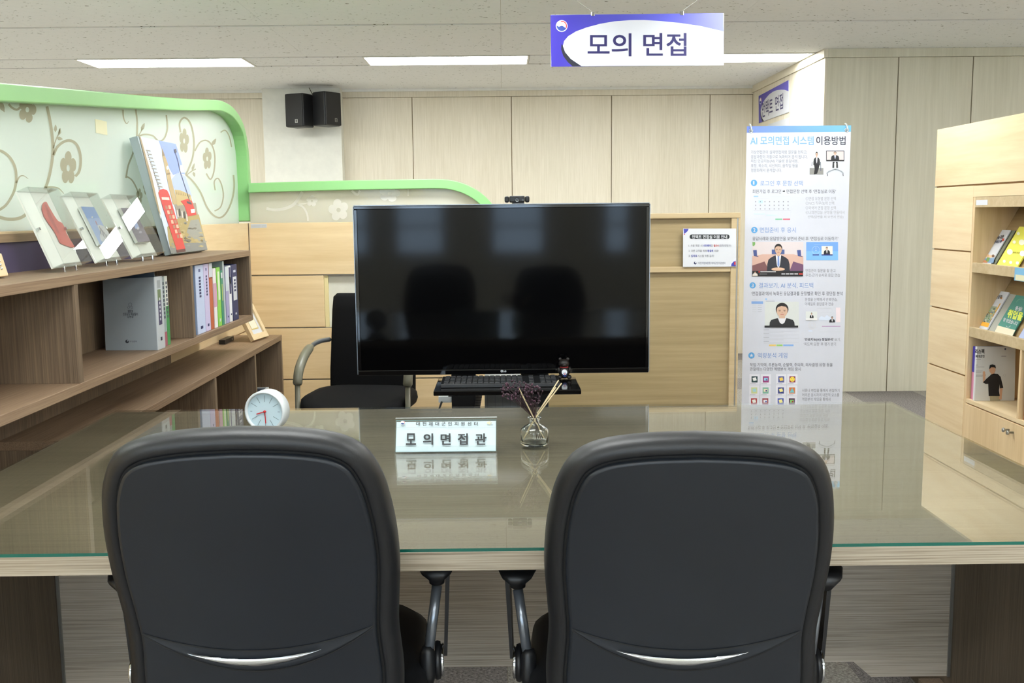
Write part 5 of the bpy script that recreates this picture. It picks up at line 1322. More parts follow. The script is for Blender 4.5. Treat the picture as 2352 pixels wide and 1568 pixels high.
def badge(p, cx, cy, r, s):
    p.begin('number_badge'); p.disc(cx, cy, r, BLU, 1)
    if s == '*': p.poly([(cx+(r*0.68 if k % 2 == 0 else r*0.28)*math.sin(math.pi*k/5), cy-(r*0.68 if k % 2 == 0 else r*0.28)*math.cos(math.pi*k/5)) for k in range(10)], PAPER, 2)
    else: p.text(s, cx-r*0.32 if s != '1' else cx-r*0.26, cy-r*0.55, cx+r*0.32 if s != '1' else cx+r*0.12, cy+r*0.55, PAPER, 2, 0.02 if s != '1' else 0.008)
badge(p5, 177, 635, 31, '1'); p5.text('로그인 후 문항 선택', 238, 614, 652, 664, MBL, 1)
p5.text('회원가입 후 로그인', 163, 699, 442, 737, DG, 1); p5.begin('printed_arrow'); p5.poly([(457, 711), (468, 711), (468, 704), (481, 716), (468, 728), (468, 721), (457, 721)], C(20, 22, 26), 1); p5.text('면접문항 선택 후 ‘면접실로 이동’', 494, 699, 975, 737, DG, 1)
for t, x0, x1, y in (('①면접 유형별 문항 선택', 680, 975, 771), ('②NCS 직무/능력 선택', 680, 958, 816), ('③외국어 면접 문항 선택', 680, 975, 861), ('④나의면접실: 문항을 만들어서', 680, 1058, 906), ('선택(답변을 써 보면서 연습)', 700, 1048, 951)):
    p5.text(t, x0, y, x1, y+34, C(158, 160, 168), 1)
# screen capture of section 1
LT = C(196, 200, 208); p5.begin('screen_capture'); p5.rect(174, 761, 219, 773, C(150, 186, 230), 1); p5.line([(224, 767), (530, 770)], 1.5, LT, 1); p5.line([(176, 788), (320, 787)], 3, LT, 1)
p5.rect(221, 804, 263, 834, C(178, 208, 240), 1)
for r in range(3):
    for c in range(8):
        p5.rect(190+c*45, 814+r*35, 198+c*45, 823+r*35, C(120, 124, 132), 2); p5.line([(186+c*45, 829+r*35), (203+c*45, 829+r*35)], 2, LT, 2)
p5.line([(174, 902), (536, 902)], 2, C(170, 174, 182), 1); p5.rect(175, 932, 284, 943, C(192, 210, 236), 1); p5.rect(297, 944, 406, 955, C(192, 210, 236), 1)
for x in (293, 412, 534): p5.line([(x, 904), (x, 976)], 1.5, LT, 1)
p5.line([(176, 988), (240, 988)], 3, LT, 1); p5.rect(385, 983, 453, 996, C(120, 190, 150), 1); p5.rect(459, 983, 529, 996, C(206, 100, 120), 1)
badge(p5, 181, 1094, 31, '2'); p5.text('면접준비 후 응시', 235, 1068, 585, 1119, MBL, 1)
p5.text('응답사례와 응답방안을 보면서 준비 후 ‘면접실로 이동하기’', 163, 1159, 998, 1196, DG, 1)
# big interview photograph
p5.begin('interview_photo'); p5.rect(160, 1208, 658, 1543, C(214, 204, 206), 1); p5.poly([(160, 1350), (260, 1330), (560, 1330), (658, 1350), (658, 1500), (160, 1500)], C(208, 172, 158), 2); p5.poly([(160, 1440), (280, 1400), (330, 1500), (160, 1500)], C(122, 82, 84), 3); p5.poly([(658, 1430), (560, 1400), (520, 1500), (658, 1500)], C(112, 78, 108), 3)
for sx in (190, 618):
    p5.poly([(sx-22, 1290), (sx+14, 1288), (sx+18, 1345), (sx-14, 1348)], C(70, 84, 140), 3); p5.line([(sx-10, 1346), (sx+30, 1352)], 6, C(60, 70, 120), 3)
p5.rect(350, 1284, 474, 1330, C(78, 96, 150), 3)
p5.poly([(162, 1210), (188, 1210), (190, 1232), (176, 1252), (164, 1246)], C(120, 170, 100), 3)
p5.rect(160, 1496, 655, 1543, C(34, 32, 36), 4)
person(p5, 415, 1228, 272, 224, C(44, 46, 56), tie=C(116, 142, 200), L=5)
p5.disc(412, 1475, 66, C(216, 178, 152), 9, 16); p5.rect(160, 1493, 655, 1543, C(30, 28, 32), 10)
p5.rect(222, 1494, 233, 1508, C(214, 60, 60), 11); p5.line([(240, 1500), (390, 1500)], 7, C(200, 200, 204), 11); p5.line([(230, 1522), (305, 1522)], 4, C(150, 150, 154), 11)
for k in range(4): p5.rect(445+k*42, 1516, 480+k*42, 1527, C(190, 190, 196), 11)
p5.rect(615, 1516, 652, 1528, C(214, 70, 62), 11); person(p5, 188, 1496, 44, 50, C(214, 206, 196), L=11)
# blue capture
p5.begin('screen_capture'); p5.rect(686, 1210, 996, 1388, C(112, 160, 226), 1); p5.rect(686, 1300, 996, 1388, C(122, 178, 236), 2); p5.ring(780, 1290, 36, 39, C(170, 200, 240), 3); p5.rect(748, 1331, 810, 1341, C(50, 60, 140), 3); p5.rect(777, 1266, 784, 1274, PAPER, 3); p5.rect(775, 1288, 787, 1296, C(190, 214, 244), 3); p5.line([(765, 1235), (915, 1236)], 3, C(150, 186, 236), 3)
p5.rect(835, 1249, 943, 1336, C(222, 222, 216), 3); p5.rect(835, 1331, 943, 1341, C(40, 48, 120), 4); person(p5, 887, 1257, 74, 62, C(36, 38, 44), L=4)
p5.text('면접관의 질문을 잘 듣고', 680, 1473, 972, 1505, GY, 1); p5.text('주장-근거 순서로 응답 연습', 680, 1517, 1015, 1550, GY, 1)
p5.done()
p6 = Print(bsh, (0, YA-0.0002, 0), (0, -1, 0), Z6)
badge(p6, 152, 138, 28, '3'); p6.text('결과보기, AI 분석, 피드백', 208, 114, 697, 165, MBL, 1)
p6.text('‘면접결과’에서 녹화된 응답결과를 문항별로 확인 후 장단점 분석', 140, 193, 962, 230, DG, 1)
p6.begin('screen_capture')
for a_ in ([(140, 252), (590, 250)], [(135, 695), (580, 692)], [(140, 252), (135, 695)], [(590, 250), (581, 692)], [(248, 255), (243, 690)]): p6.line(a_, 1.5, C(206, 210, 222), 1)
p6.rect(141, 282, 246, 304, C(130, 166, 220), 1); p6.rect(266, 254, 281, 270, C(150, 190, 230), 1); p6.line([(270, 281), (350, 280)], 3, GY, 1); p6.line([(300, 262), (345, 262)], 2, LT, 1)
for k in range(4):
    p6.line([(150, 317+k*19), (188, 317+k*19)], 4, LT, 1); p6.line([(198, 317+k*19), (234, 316+k*19)], 4, C(180, 184, 194), 1)
p6.line([(148, 268), (200, 268)], 4, LT, 1)
p6.begin('portrait_photo'); p6.rect(262, 285, 568, 517, C(206, 210, 208), 1); p6.rect(259, 500, 562, 517, C(34, 34, 38), 2); person(p6, 417, 296, 206, 228, C(38, 40, 44), L=3, hs=1.6, sw=0.17); p6.rect(259, 500, 562, 517, C(34, 34, 38), 9)
p6.begin('screen_capture')
for k, y in enumerate((539, 549, 559, 573, 583, 593, 607, 617, 627, 641, 651, 659)): p6.line([(250, y), (300 if k % 3 == 0 else (568 if k % 3 == 1 else 430), y)], 2.6, C(130, 134, 142) if k % 3 == 0 else C(190, 192, 200), 1)
p6.rect(300, 670, 361, 685, C(226, 194, 110), 1); p6.rect(367, 670, 422, 685, C(150, 200, 110), 1); p6.rect(427, 670, 520, 685, C(130, 170, 224), 1)
p6.text('문항을 선택해서 반복연습,', 622, 250, 915, 281, GY, 1); p6.text('이메일로 응답결과 전송', 622, 290, 880, 320, GY, 1)
p6.begin('report_capture'); p6.rect(630, 373, 733, 452, C(214, 218, 216), 1); person(p6, 683, 383, 50, 36, C(30, 32, 36), L=2); p6.rect(630, 433, 733, 452, C(226, 226, 226), 7); p6.rect(735, 340, 850, 345, LT, 1)
p6.poly([(750, 430), (770, 415), (800, 425), (820, 405), (850, 425), (880, 445), (880, 452), (750, 452)], C(206, 216, 234), 1); person(p6, 868, 418, 54, 52, C(36, 38, 44), L=2); p6.rect(902, 338, 942, 470, C(230, 214, 220), 1); p6.line([(752, 382), (860, 380)], 1.5, LT, 1); p6.line([(752, 350), (860, 348)], 1.5, LT, 1)
p6.line([(776, 506), (942, 506)], 4, C(176, 110, 180), 1); p6.ring(688, 497, 30, 32, C(210, 206, 200), 1); p6.ring(688, 497, 14, 16, C(210, 206, 200), 1); p6.line([(655, 548), (690, 548)], 10, C(206, 216, 236), 1); p6.line([(622, 522), (742, 520)], 1.5, LT, 1); p6.line([(752, 556), (940, 555)], 2, LT, 1)
p6.text('‘인공지능(AI) 정밀분석’', 617, 611, 880, 642, C(70, 72, 84), 1, 0.015); p6.text('보기,', 890, 611, 945, 642, GY, 1); p6.text('‘피드백 요청’ 후 평가 받기', 612, 651, 902, 682, GY, 1)
badge(p6, 141, 769, 28, '*'); p6.text('역량분석 게임', 198, 744, 463, 794, MBL, 1)
p6.text('작업 기억력, 추론능력, 순발력, 주의력, 의사결정 유형 등을', 127, 836, 872, 870, DG, 1); p6.text('관찰하는 다양한 역량분석 게임 응시', 127, 876, 585, 908, DG, 1)
ic = [[C(36, 64, 70), C(150, 60, 120), C(88, 96, 150), C(140, 50, 80)], [C(200, 208, 150), C(130, 180, 160), C(54, 66, 130), C(204, 120, 70)], [C(166, 44, 44), C(150, 60, 70), C(70, 84, 170), C(84, 44, 84)]]
in_ = [[C(230, 232, 232), C(140, 200, 226), C(232, 200, 90), C(244, 216, 80)], [C(160, 204, 214), C(236, 220, 190), C(238, 226, 150), C(110, 190, 200)], [C(236, 236, 232), C(236, 236, 240), C(240, 230, 150), C(130, 190, 110)]]
for r, cy in enumerate((983, 1083, 1181)):
    for c, cx in enumerate((169, 271, 409, 510)):
        cx -= r*2.5
        p6.begin('game_icon'); p6.rect(cx-46, cy-46, cx+46, cy+48, C(222, 222, 232), 1); p6.rect(cx-27, cy-27, cx+27, cy+29, ic[r][c], 2)
        if c % 2 == 0: p6.poly([(cx-18, cy-12), (cx+12, cy-18), (cx+20, cy+10), (cx-10, cy+16)], in_[r][c], 3)
        elif r == 0 and c == 3: p6.disc(cx, cy, 22, in_[r][c], 3); p6.disc(cx-8, cy-5, 3, DG, 4); p6.disc(cx+8, cy-5, 3, DG, 4); p6.line([(cx-9, cy+9), (cx+9, cy+9)], 3, DG, 4)
        elif r == 1 and c == 3: p6.poly([(cx, cy-22), (cx+22, cy+20), (cx-22, cy+20)], in_[r][c], 3)
        else: p6.rect(cx-17, cy-13, cx+17, cy+12, in_[r][c], 3); p6.disc(cx+6, cy+3, 7, ic[r][(c+1) % 4], 4)
        p6.line([(cx-40, cy+39), (cx+10, cy+39)], 3, GY, 2)
for t, x1, y in (('서류나 면접을 통해서 관찰하기', 935, 1068), ('어려운 응시자의 내면적 요소를', 932, 1108), ('역량분석 게임을 통해서', 852, 1148)): p6.text(t, 598, y, x1, y+31, GY, 1)
p6.done()
for x in (bx0+0.024, bx1-0.024):
    MB().lathe([(0.0105, 0), (0.013, 0.0018), (0.0105, 0.0028), (0.006, 0.0022), (0.006, 0)], (x, YA-0.0002, bz1-0.026), (0, -1, 0), 24, cap=False).build('eyelet', M['chrome'], bn, smooth=True)
    MB().tube([(x-0.002, YA-0.008, bz1-0.03), (x-0.001, YA-0.012, bz1-0.012), (x-0.004, YA-0.004, bz1+0.004), (x-0.006, YA+0.012, bz1+0.012)], 0.0045, 8).build('hook', M['white'], bn, smooth=True)
bs = thing('banner_stand', 'thin black cross frame stand behind the tall white banner', 'stand', (1.69, YA+0.03, 0))
cx = (bx0+bx1)/2
hub = V((cx, YA+0.10, 0.75))
for x, z in ((bx0+0.02, bz1-0.02), (bx1-0.02, bz1-0.02), (bx0+0.02, 0.05), (bx1-0.02, 0.05)): MB().tube([hub, (x, YA+0.02, z)], 0.004, 8).build('arm', M['black'], bs)
MB().tube([hub, (cx, YA+0.42, 0.006)], 0.006, 8).build('rear_leg', M['black'], bs); MB().tube([hub, (cx-0.26, YA+0.03, 0.006)], 0.006, 8).build('front_leg', M['black'], bs); MB().tube([hub, (cx+0.26, YA+0.03, 0.006)], 0.006, 8).build('front_leg', M['black'], bs)
MB().ball(hub, 0.018, 12, 8).build('hub', M['black'], bs, smooth=True)

# ================================================================== hanging sign and the smaller wall sign
INDIGO = C(38, 32, 92)
def sign_art(p, L1, L2, base, words, x0=86):
    p.begin('sign_background'); p.poly([(79, 113), (1378, 98), (1380, 490), (86, 500)], base, 1)
    p.poly([(172, 340), (162, 330), (160, 372), (176, 420), (208, 464), (245, 497), (312, 496), (250, 455), (205, 410), (182, 375)], C(24, 24, 40), 2)
    p.poly([(312, 496), (232, 442), (190, 392), (173, 345), (182, 308), (212, 272), (270, 236), (350, 206), (450, 179), (560, 160), (680, 151), (780, 150), (900, 157), (1050, 172), (1200, 194), (1378, 236), (1380, 490)], M['paper'], 3)
    p.begin('printed_emblem'); p.emblem(164, 195, 44, C(240, 240, 246), C(206, 50, 60), C(40, 70, 150), 3)
    for t, a_, b_, c_, d_ in words: p.text(t, a_, b_, c_, d_, INDIGO, 4, 0.012)
    p.done()
YS = 5.2
sg_ = thing('hanging_sign', 'large blue and white sign hanging from the ceiling above the screen', 'sign', (0.69, YS, 2.05))
q = [at_y(*Z4(*c), YS) for c in ((79, 113), (1378, 98), (1380, 490), (86, 500))]
x0, x1 = (q[0].x+q[3].x)/2, (q[1].x+q[2].x)/2; z1_, z0_ = (q[0].z+q[1].z)/2, (q[2].z+q[3].z)/2
sgb = box('sign_board', M['paper'], sg_, x0, x1, YS, YS+0.006, z0_, z1_)
gb_ = gradient('sign_blue', (52, 40, 158), (112, 116, 232), -0.40, 0.44)
sign_art(Print(sgb, (0, YS-0.0002, 0), (0, -1, 0), Z4), 1, 2, gb_, [('모의', 360, 252, 685, 421), ('면접', 778, 250, 1098, 417)])
for px, ex in ((398, 250), (1065, 1200)):
    c = at_y(*Z4(px, 104), YS); s = 1 if ex > px else -1
    box('clip', M['chrome'], sg_, c.x-0.009, c.x+0.009, YS-0.004, YS+0.010, z1_-0.008, z1_+0.012, bevel=0.002)
    dz = CEIL-0.0005-(z1_+0.012)
    MB().tube([(c.x, YS+0.003, z1_+0.012), (c.x+s*dz*1.45, YS+0.003, CEIL-0.0005)], 0.0009, 6).build('wire', C(200, 200, 196), sg_)

XW = XS-0.006
ss = thing('wall_sign', 'small blue and white sign on the return wall above the banner', 'sign', (XW, 8.6, 2.1))
quadz = [(1641, 717), (1866, 605), (1866, 842), (1641, 922)]
def smap(x, y):
    u_, v_ = (x-79)/1300.0, (y-106)/388.0
    top = [quadz[0][i]+(quadz[1][i]-quadz[0][i])*u_ for i in (0, 1)]; bo = [quadz[3][i]+(quadz[2][i]-quadz[3][i])*u_ for i in (0, 1)]
    return Z4(top[0]+(bo[0]-top[0])*v_, top[1]+(bo[1]-top[1])*v_)
qq = [at_x(*Z4(*c), XW) for c in quadz]
ssb = MB().prism(qq, (0.005, 0, 0)).build('sign_board', M['paper'], ss)
ps_ = Print(ssb, (XW-0.0003, 0, 0), (-1, 0, 0), smap)
gb2 = gradient('sign_blue_small', (52, 40, 158), (92, 84, 190), 0.5, -0.5, 'y')
sign_art(ps_, 1, 2, gb2, [('언택트', 225, 225, 690, 440), ('면접', 800, 225, 1140, 420)])
po = thing('wall_poster', 'white poster on the return wall half hidden by the banner', 'poster', (XW, 8.4, 1.6))
a_, b_ = at_x(1764, 286, XW), at_x(1812, 269, XW)
MB().prism([(XW, a_.y, a_.z), (XW, b_.y, a_.z), (XW, b_.y, a_.z-0.6), (XW, a_.y, a_.z-0.6)], (0.004, 0, 0)).build('poster_sheet', M['paper'], po)
MB().prism([(XW-0.0004, a_.y-0.05, a_.z-0.12), (XW-0.0004, b_.y+0.05, a_.z-0.12), (XW-0.0004, b_.y+0.05, a_.z-0.5), (XW-0.0004, a_.y-0.05, a_.z-0.5)], (0.0003, 0, 0)).build('poster_print', C(196, 206, 222), po)

# ================================================================== speakers on the pillar
def speaker(label, px0, px1, py0, py1, rz):
    sp = thing('loudspeaker', label, 'speaker', (0, 0, 0), 'loudspeakers on the white pillar')
    a_, b_ = at_y(px0, py0, 8.98), at_y(px1, py1, 8.98)
    h = a_.z-b_.z-0.01; w = 0.185; d = 0.17
    box('cabinet', M['black'], sp, -w/2, w/2, -d/2+0.012, d/2, 0, h, bevel=0.012, seg=3)
    box('grille', C(16, 16, 18), sp, -w/2+0.004, w/2-0.004, -d/2, -d/2+0.0125, 0.004, h-0.004, bevel=0.006)
    bd = MB()
    for (u0, u1, v0, v1) in ((0.012, 0.038, 0.034, 0.038), (0.012, 0.038, 0.060, 0.064), (0.012, 0.016, 0.038, 0.060), (0.034, 0.038, 0.038, 0.060), (0.016, 0.034, 0.047, 0.050)): bd.box(u0, u1, -d/2-0.0012, -d/2-0.0002, v0, v1)
    bd.build('badge', M['alu'], sp)
    sp.location = ((a_.x+b_.x)/2, 8.98, b_.z+0.005); sp.rotation_euler.z = rz
    return sp
spk_l = speaker('black loudspeaker on the white pillar, left one of the pair', 663, 712, 215, 294, math.radians(-24))
spk_r = speaker('black loudspeaker on the white pillar, right one turned away', 725, 777, 211, 291, math.radians(52))
sb = thing('speaker_bracket', 'small black wall bracket between the two loudspeakers', 'bracket', (-1.66, 9.15, 2.2))
c = at_y(717, 255, 9.10); 
box('wall_plate', M['black'], sb, c.x-0.03, c.x+0.03, 9.165, 9.1795, c.z-0.06, c.z+0.07, bevel=0.003)
for spk, rz in ((spk_l, math.radians(-24)), (spk_r, math.radians(52))):
    e = V((spk.location.x-0.088*math.sin(rz)*1.0, 8.98+0.088*math.cos(rz), c.z))
    MB().tube([(c.x, 9.166, c.z), e-V((0, 0.006, 0))], 0.011, 10).build('arm', M['black'], sb)
MB().tube([(c.x+0.005, 9.16, c.z+0.05), (c.x+0.03, 9.12, c.z+0.10), (c.x-0.01, 9.14, c.z+0.17), (c.x-0.03, 9.15, CEIL-0.001)], 0.0035, 6).build('cable', C(90, 84, 60), sb)

# ================================================================== bookcase on the right
XK = 2.20; KD = 0.36
bk = thing('display_bookcase', 'maple display bookcase with magazine shelves at the right edge', 'bookcase', (XK+KD/2, 4.0, 0))
KY1, KY0 = 5.135, 3.0
Yo = at_x(2229, 640, XK).y
zr = [0.0, 0.228, 0.528, 0.825, 1.119, 1.431, 1.722]
box('far_side', M['maple_z'], bk, XK+0.016, XK+KD, KY1-0.02, KY1, 0, zr[-1], bevel=0.001)
box('back_panel', M['maple_z'], bk, XK+KD-0.01, XK+KD, KY0, KY1-0.0205, 0, zr[-1])
box('near_side', M['maple_z'], bk, XK+0.016, XK+KD-0.0105, KY0, KY0+0.02, 0, zr[-1])
box('top_board', M['maple_y'], bk, XK+0.016, XK+KD-0.0105, KY0+0.02, KY1-0.0205, zr[-1]-0.02, zr[-1])
gp = 0.007
box('top_fascia', M['maple_y'], bk, XK, XK+0.0155, KY0, KY1, zr[5]+gp, zr[6], bevel=0.0012)
box('groove_back', M['maple_dark'], bk, XK+0.010, XK+0.0155, KY0, KY1, zr[5]-0.001, zr[5]+gp)
for k in range(5):
    box('front_panel', M['maple_y'], bk, XK, XK+0.0155, Yo+0.012, KY1, zr[k]+gp, zr[k+1], bevel=0.0012)
    box('groove_back', M['maple_dark'], bk, XK+0.010, XK+0.0155, Yo+0.012, KY1, zr[k]-0.001, zr[k]+gp)
box('inner_side', M['maple_z'], bk, XK+0.002, XK+KD-0.011, Yo-0.008, Yo+0.0115, 0, zr[5]-0.003)
z_open = at_x(2240, 476, XK).z; z_head = at_x(2240, 452, XK).z
box('header_fascia', M['maple_y'], bk, XK, XK+0.0155, KY0, Yo+0.0115, z_head, zr[5]-0.001)
box('header_rail', M['tan_trim'], bk, XK+0.001, XK+0.03, KY0+0.02, Yo-0.0085, z_open, z_head-0.001)
box('opening_top', M['tan_trim'], bk, XK+0.03, XK+KD-0.011, KY0+0.02, Yo-0.0085, z_open+0.0, z_open+0.015)
st = box('label_sticker', M['paper'], bk, XK+0.0002, XK+0.0008, at_x(2268, 465, XK).y, at_x(2242, 465, XK).y, at_x(2255, 471, XK).z, at_x(2255, 459, XK).z)
INN = wood('inner_board', (150, 124, 86), (176, 150, 108), 'y', 0.6, 40, 4)
lips = []
for (yt, yb3, zt2) in ((602.5, 625, z_open), (751, 774, None)):
    za, zc = at_x(2231, yt, XK).z, at_x(2231, yb3, XK).z
    lips.append((za, zc))
    box('shelf_lip', M['tan_trim'], bk, XK+0.001, XK+0.02, KY0+0.02, Yo-0.0085, zc, za, bevel=0.0015)
    box('shelf_board', M['tan_trim'], bk, XK+0.02, XK+KD-0.011, KY0+0.02, Yo-0.0085, zc, zc+0.012)
for (za, zc), zup in zip(lips, (z_open, lips[0][1])):
    h = zup-zc-0.014
    MB().prism([(XK+0.05, KY0+0.021, zc+0.0125), (XK+0.058, KY0+0.021, zc+0.0125), (XK+0.058+h*0.55, KY0+0.021, zup-0.002), (XK+0.05+h*0.55, KY0+0.021, zup-0.002)], (0, Yo-0.0095-KY0-0.021, 0)).build('sloped_back', INN, bk)
z_bf = at_x(2208, 911, XK).z
box('box_floor', M['maple_y'], bk, XK+0.003, XK+KD-0.011, KY0+0.02, Yo-0.0085, z_bf-0.018, z_bf)
z_dt = z_bf-0.024
z_db = 0.19
for a2, b2 in ((3.02, 4.124), (4.13, Yo-0.0085)):
    dfo = box('drawer_front', M['maple_z'], bk, XK+0.001, XK+0.018, a2, b2, z_db, z_dt, bevel=0.0015)
box('lower_front', M['maple_y'], bk, XK+0.001, XK+0.018, KY0+0.02, Yo-0.0085, 0.06, z_db-0.005)
box('plinth', M['maple_y'], bk, XK+0.02, XK+0.03, KY0+0.02, Yo-0.0085, 0, 0.059)
for px, py in ((2317, 987), (2327, 993)):
    c = at_x(px, py, XK)
    MB().lathe([(0.005, 0), (0.005, 0.018), (0.0095, 0.022), (0.0095, 0.028), (0.008, 0.0295)], (XK+0.001, c.y, c.z), (-1, 0, 0), 18).build('knob', M['alu'], dfo, smooth=True)
Yd = at_x(2338, 900, XK).y
box('divider', M['maple_z'], bk, XK+0.004, XK+KD-0.011, Yd-0.008, Yd+0.008, z_bf, lips[1][1]-0.0005)

def leaning_mag(name, label, lip, px, thick, face, art=None, zm=Z7, cat='booklet', lay=0.0):
    za, zc = lip; a = math.radians(28.8)
    n = V((-math.cos(a), 0, math.sin(a))); base = V((XK+0.034+lay, 0, zc+0.0135))
    up_ = V((math.sin(a), 0, math.cos(a)))
    Pq = [at_p(*zm(*c), base, n) for c in px]
    ys = [(Pq[0].y+Pq[3].y)/2, (Pq[1].y+Pq[2].y)/2]
    h = max((Pq[0]-base).dot(up_), (Pq[1]-base).dot(up_))
    t = thing(name, label, cat, tuple(base+V((0, sum(ys)/2, 0))), 'booklets on the display shelves')
    y0, y1 = min(ys), max(ys)
    qd = [base+V((0, y1, 0)), base+V((0, y0, 0)), base+V((0, y0, 0))+up_*h, base+V((0, y1, 0))+up_*h]
    bdy = MB().prism(qd, -n*thick).build('booklet_body', face, t)
    if art:
        p = Print(bdy, base+n*0.0004, n, zm); art(p); p.done()
    return t
def art_a(p):
    p.text('귀농귀촌', 0, 0, 0, 0, C(50, 46, 50), 2, 0.03, quad=[(822, 1182), (890, 1172), (876, 1206), (808, 1216)]); p.text('가이드북', 0, 0, 0, 0, C(46, 50, 84), 2, 0.03, quad=[(806, 1222), (872, 1214), (858, 1246), (792, 1255)])
    p.poly([(872, 1205), (890, 1203), (884, 1228), (866, 1230)], C(200, 80, 60), 2)
    for x, y, r, m in ((740, 1360, 14, C(226, 180, 140)), (765, 1366, 12, C(236, 190, 150)), (788, 1362, 13, C(120, 90, 70))): p.disc(x, y, r, m, 2)
    p.poly([(700, 1385), (800, 1380), (790, 1425), (690, 1418)], C(120, 150, 180), 2); p.poly([(735, 1375), (760, 1378), (745, 1415), (722, 1410)], C(110, 150, 80), 3); p.poly([(700, 1400), (740, 1402), (735, 1424), (692, 1420)], C(196, 130, 90), 3)
def art_y(p):
    for x, y, r in ((1015, 1160, 14), (978, 1237, 15), (1045, 1240, 26), (938, 1325, 26), (1052, 1340, 26), (888, 1410, 13), (946, 1420, 14), (1006, 1425, 14)): p.begin('pale_dot').disc(x, y, r, C(250, 250, 226), 1)
    p.text('귀어귀촌', 0, 0, 0, 0, C(150, 140, 40), 2, 0.01, quad=[(965, 1322), (1032, 1328), (1028, 1344), (961, 1340)])
leaning_mag('booklet', 'white farming guide leaflet on the top display shelf', lips[0], [(838, 1127), (930, 1130), (785, 1432), (670, 1418)], 0.004, M['paper'], art_a)
leaning_mag('booklet', 'dark green backed leaflet behind the white farming guide', lips[0], [(880, 1130), (958, 1135), (840, 1432), (725, 1420)], 0.004, C(120, 124, 108), None, lay=0.008)
leaning_mag('booklet', 'bright yellow booklet with pale dots on the top display shelf', lips[0], [(1000, 1097), (1180, 1110), (1042, 1455), (846, 1440)], 0.006, C(240, 236, 96), art_y)
def art_d(p):
    p.text('대전문화', 0, 0, 0, 0, C(30, 30, 34), 2, 0.02, quad=[(764, 131), (834, 141), (822, 174), (752, 164)]); p.disc(820, 165, 10, C(226, 170, 110), 2)
    rn = random.Random(5)
    p.poly([(708, 232), (785, 238), (722, 378), (650, 362)], C(150, 160, 140), 2)
    for k in range(44):
        s_, t_ = rn.random(), rn.random(); x = 708-58*t_+72*s_; y = 236+126*t_+10*s_
        p.poly([(x, y), (x+9, y+2), (x+5, y+12), (x-4, y+10)], rn.choice([C(60, 110, 70), C(226, 190, 90), C(90, 100, 130), C(214, 214, 206), C(70, 60, 60), C(130, 170, 90)]), 3)
    p.poly([(640, 362), (720, 380), (706, 415), (624, 397)], C(232, 170, 60), 2); p.poly([(808, 210), (816, 212), (722, 372), (714, 372)], C(232, 170, 60), 2)
def art_g(p):
    p.text('충성!', 0, 0, 0, 0, M['paper'], 2, 0.03, quad=[(948, 232), (1002, 242), (992, 280), (936, 268)]); p.text('취업을', 0, 0, 0, 0, C(226, 236, 90), 2, 0.04, quad=[(890, 262), (1010, 292), (990, 360), (866, 328)])
    p.text('명 받았습니다', 0, 0, 0, 0, M['paper'], 2, 0.02, quad=[(845, 332), (965, 372), (952, 402), (834, 362)]); p.ring(880, 395, 18, 21, M['paper'], 2, 20, 160, 10)
    p.poly([(790, 400), (940, 440), (912, 500), (760, 458)], C(226, 214, 186), 2); p.ring(990, 215, 40, 43, C(120, 170, 140), 2, 200, 320, 12)
leaning_mag('booklet', 'white culture magazine with mosaic picture on the middle display shelf', lips[1], [(745, 97), (858, 112), (722, 452), (594, 415)], 0.005, M['paper'], art_d, Z8)
leaning_mag('booklet', 'grey leaflet behind the mosaic magazine on the middle display shelf', lips[1], [(800, 118), (912, 132), (790, 468), (700, 440)], 0.004, C(168, 168, 158), None, Z8, lay=0.008)
leaning_mag('booklet', 'green job booklet with yellow lettering on the middle display shelf', lips[1], [(945, 138), (1090, 165), (912, 498), (760, 458)], 0.006, C(66, 136, 122), art_g, Z8)
leaning_mag('booklet', 'blue and white leaflet cut by the photo edge on the middle display shelf', lips[1], [(1080, 330), (1180, 350), (1030, 520), (955, 505)], 0.004, C(170, 180, 214), None, Z8, lay=-0.006)
# blue picture label clipped on the upper lip
pl_ = thing('shelf_label', 'small blue beach picture label on the upper shelf lip', 'label', (XK, 4.3, lips[0][1]))
ya_, yb_ = at_x(2331, 625, XK).y, at_x(2380, 625, XK).y
box('label_card', C(120, 176, 212), pl_, XK-0.0012, XK+0.0005, yb_, ya_, lips[0][1]-0.012, lips[0][0]-0.002)
box('label_print', C(220, 214, 180), pl_, XK-0.0016, XK-0.0013, ya_-0.09, ya_-0.01, lips[0][1]-0.01, lips[0][1]+0.014)
# magazines standing in the open box
YG = Yo-0.075
mg = thing('magazine', 'grey white magazine with a man in black shirt in the open box', 'magazine', (XK+0.1, YG, z_bf))
Pq = [at_y(*Z8(*c), YG) for c in ((556, 577), (885, 590), (925, 1048), (585, 1053))]
zh = min((Pq[0].z+Pq[1].z)/2, lips[1][1]-0.004); xm0, xm1 = XK+0.012, XK+0.012+(Pq[1].x-Pq[0].x)
dx_ = xm0-Pq[0].x
mgb = MB().prism([(xm0, YG, z_bf+0.0005), (xm1+0.008, YG, z_bf+0.0005), (xm1, YG, zh), (xm0, YG, zh)], (0, 0.008, 0)).build('magazine_body', C(206, 206, 202), mg)
pm = Print(mgb, (0, YG-0.0004, 0), (0, -1, 0), Z8)
pm.text('리스펙', 598, 603, 674, 642, C(24, 24, 26), 1, 0.03); pm.text('제대군인', 600, 652, 676, 676, C(24, 24, 26), 1, 0.03)
SK = C(206, 160, 128); BKS = C(24, 24, 28)
pm.begin('cover_photo'); pm.poly([(725, 1050), (720, 1000), (815, 1000), (812, 1048)], C(170, 160, 130), 1)
pm.poly([(712, 1005), (708, 900), (688, 902), (662, 888), (690, 860), (735, 820), (755, 812), (790, 815), (815, 840), (838, 935), (808, 940), (806, 905), (800, 960), (808, 1005)], BKS, 2)
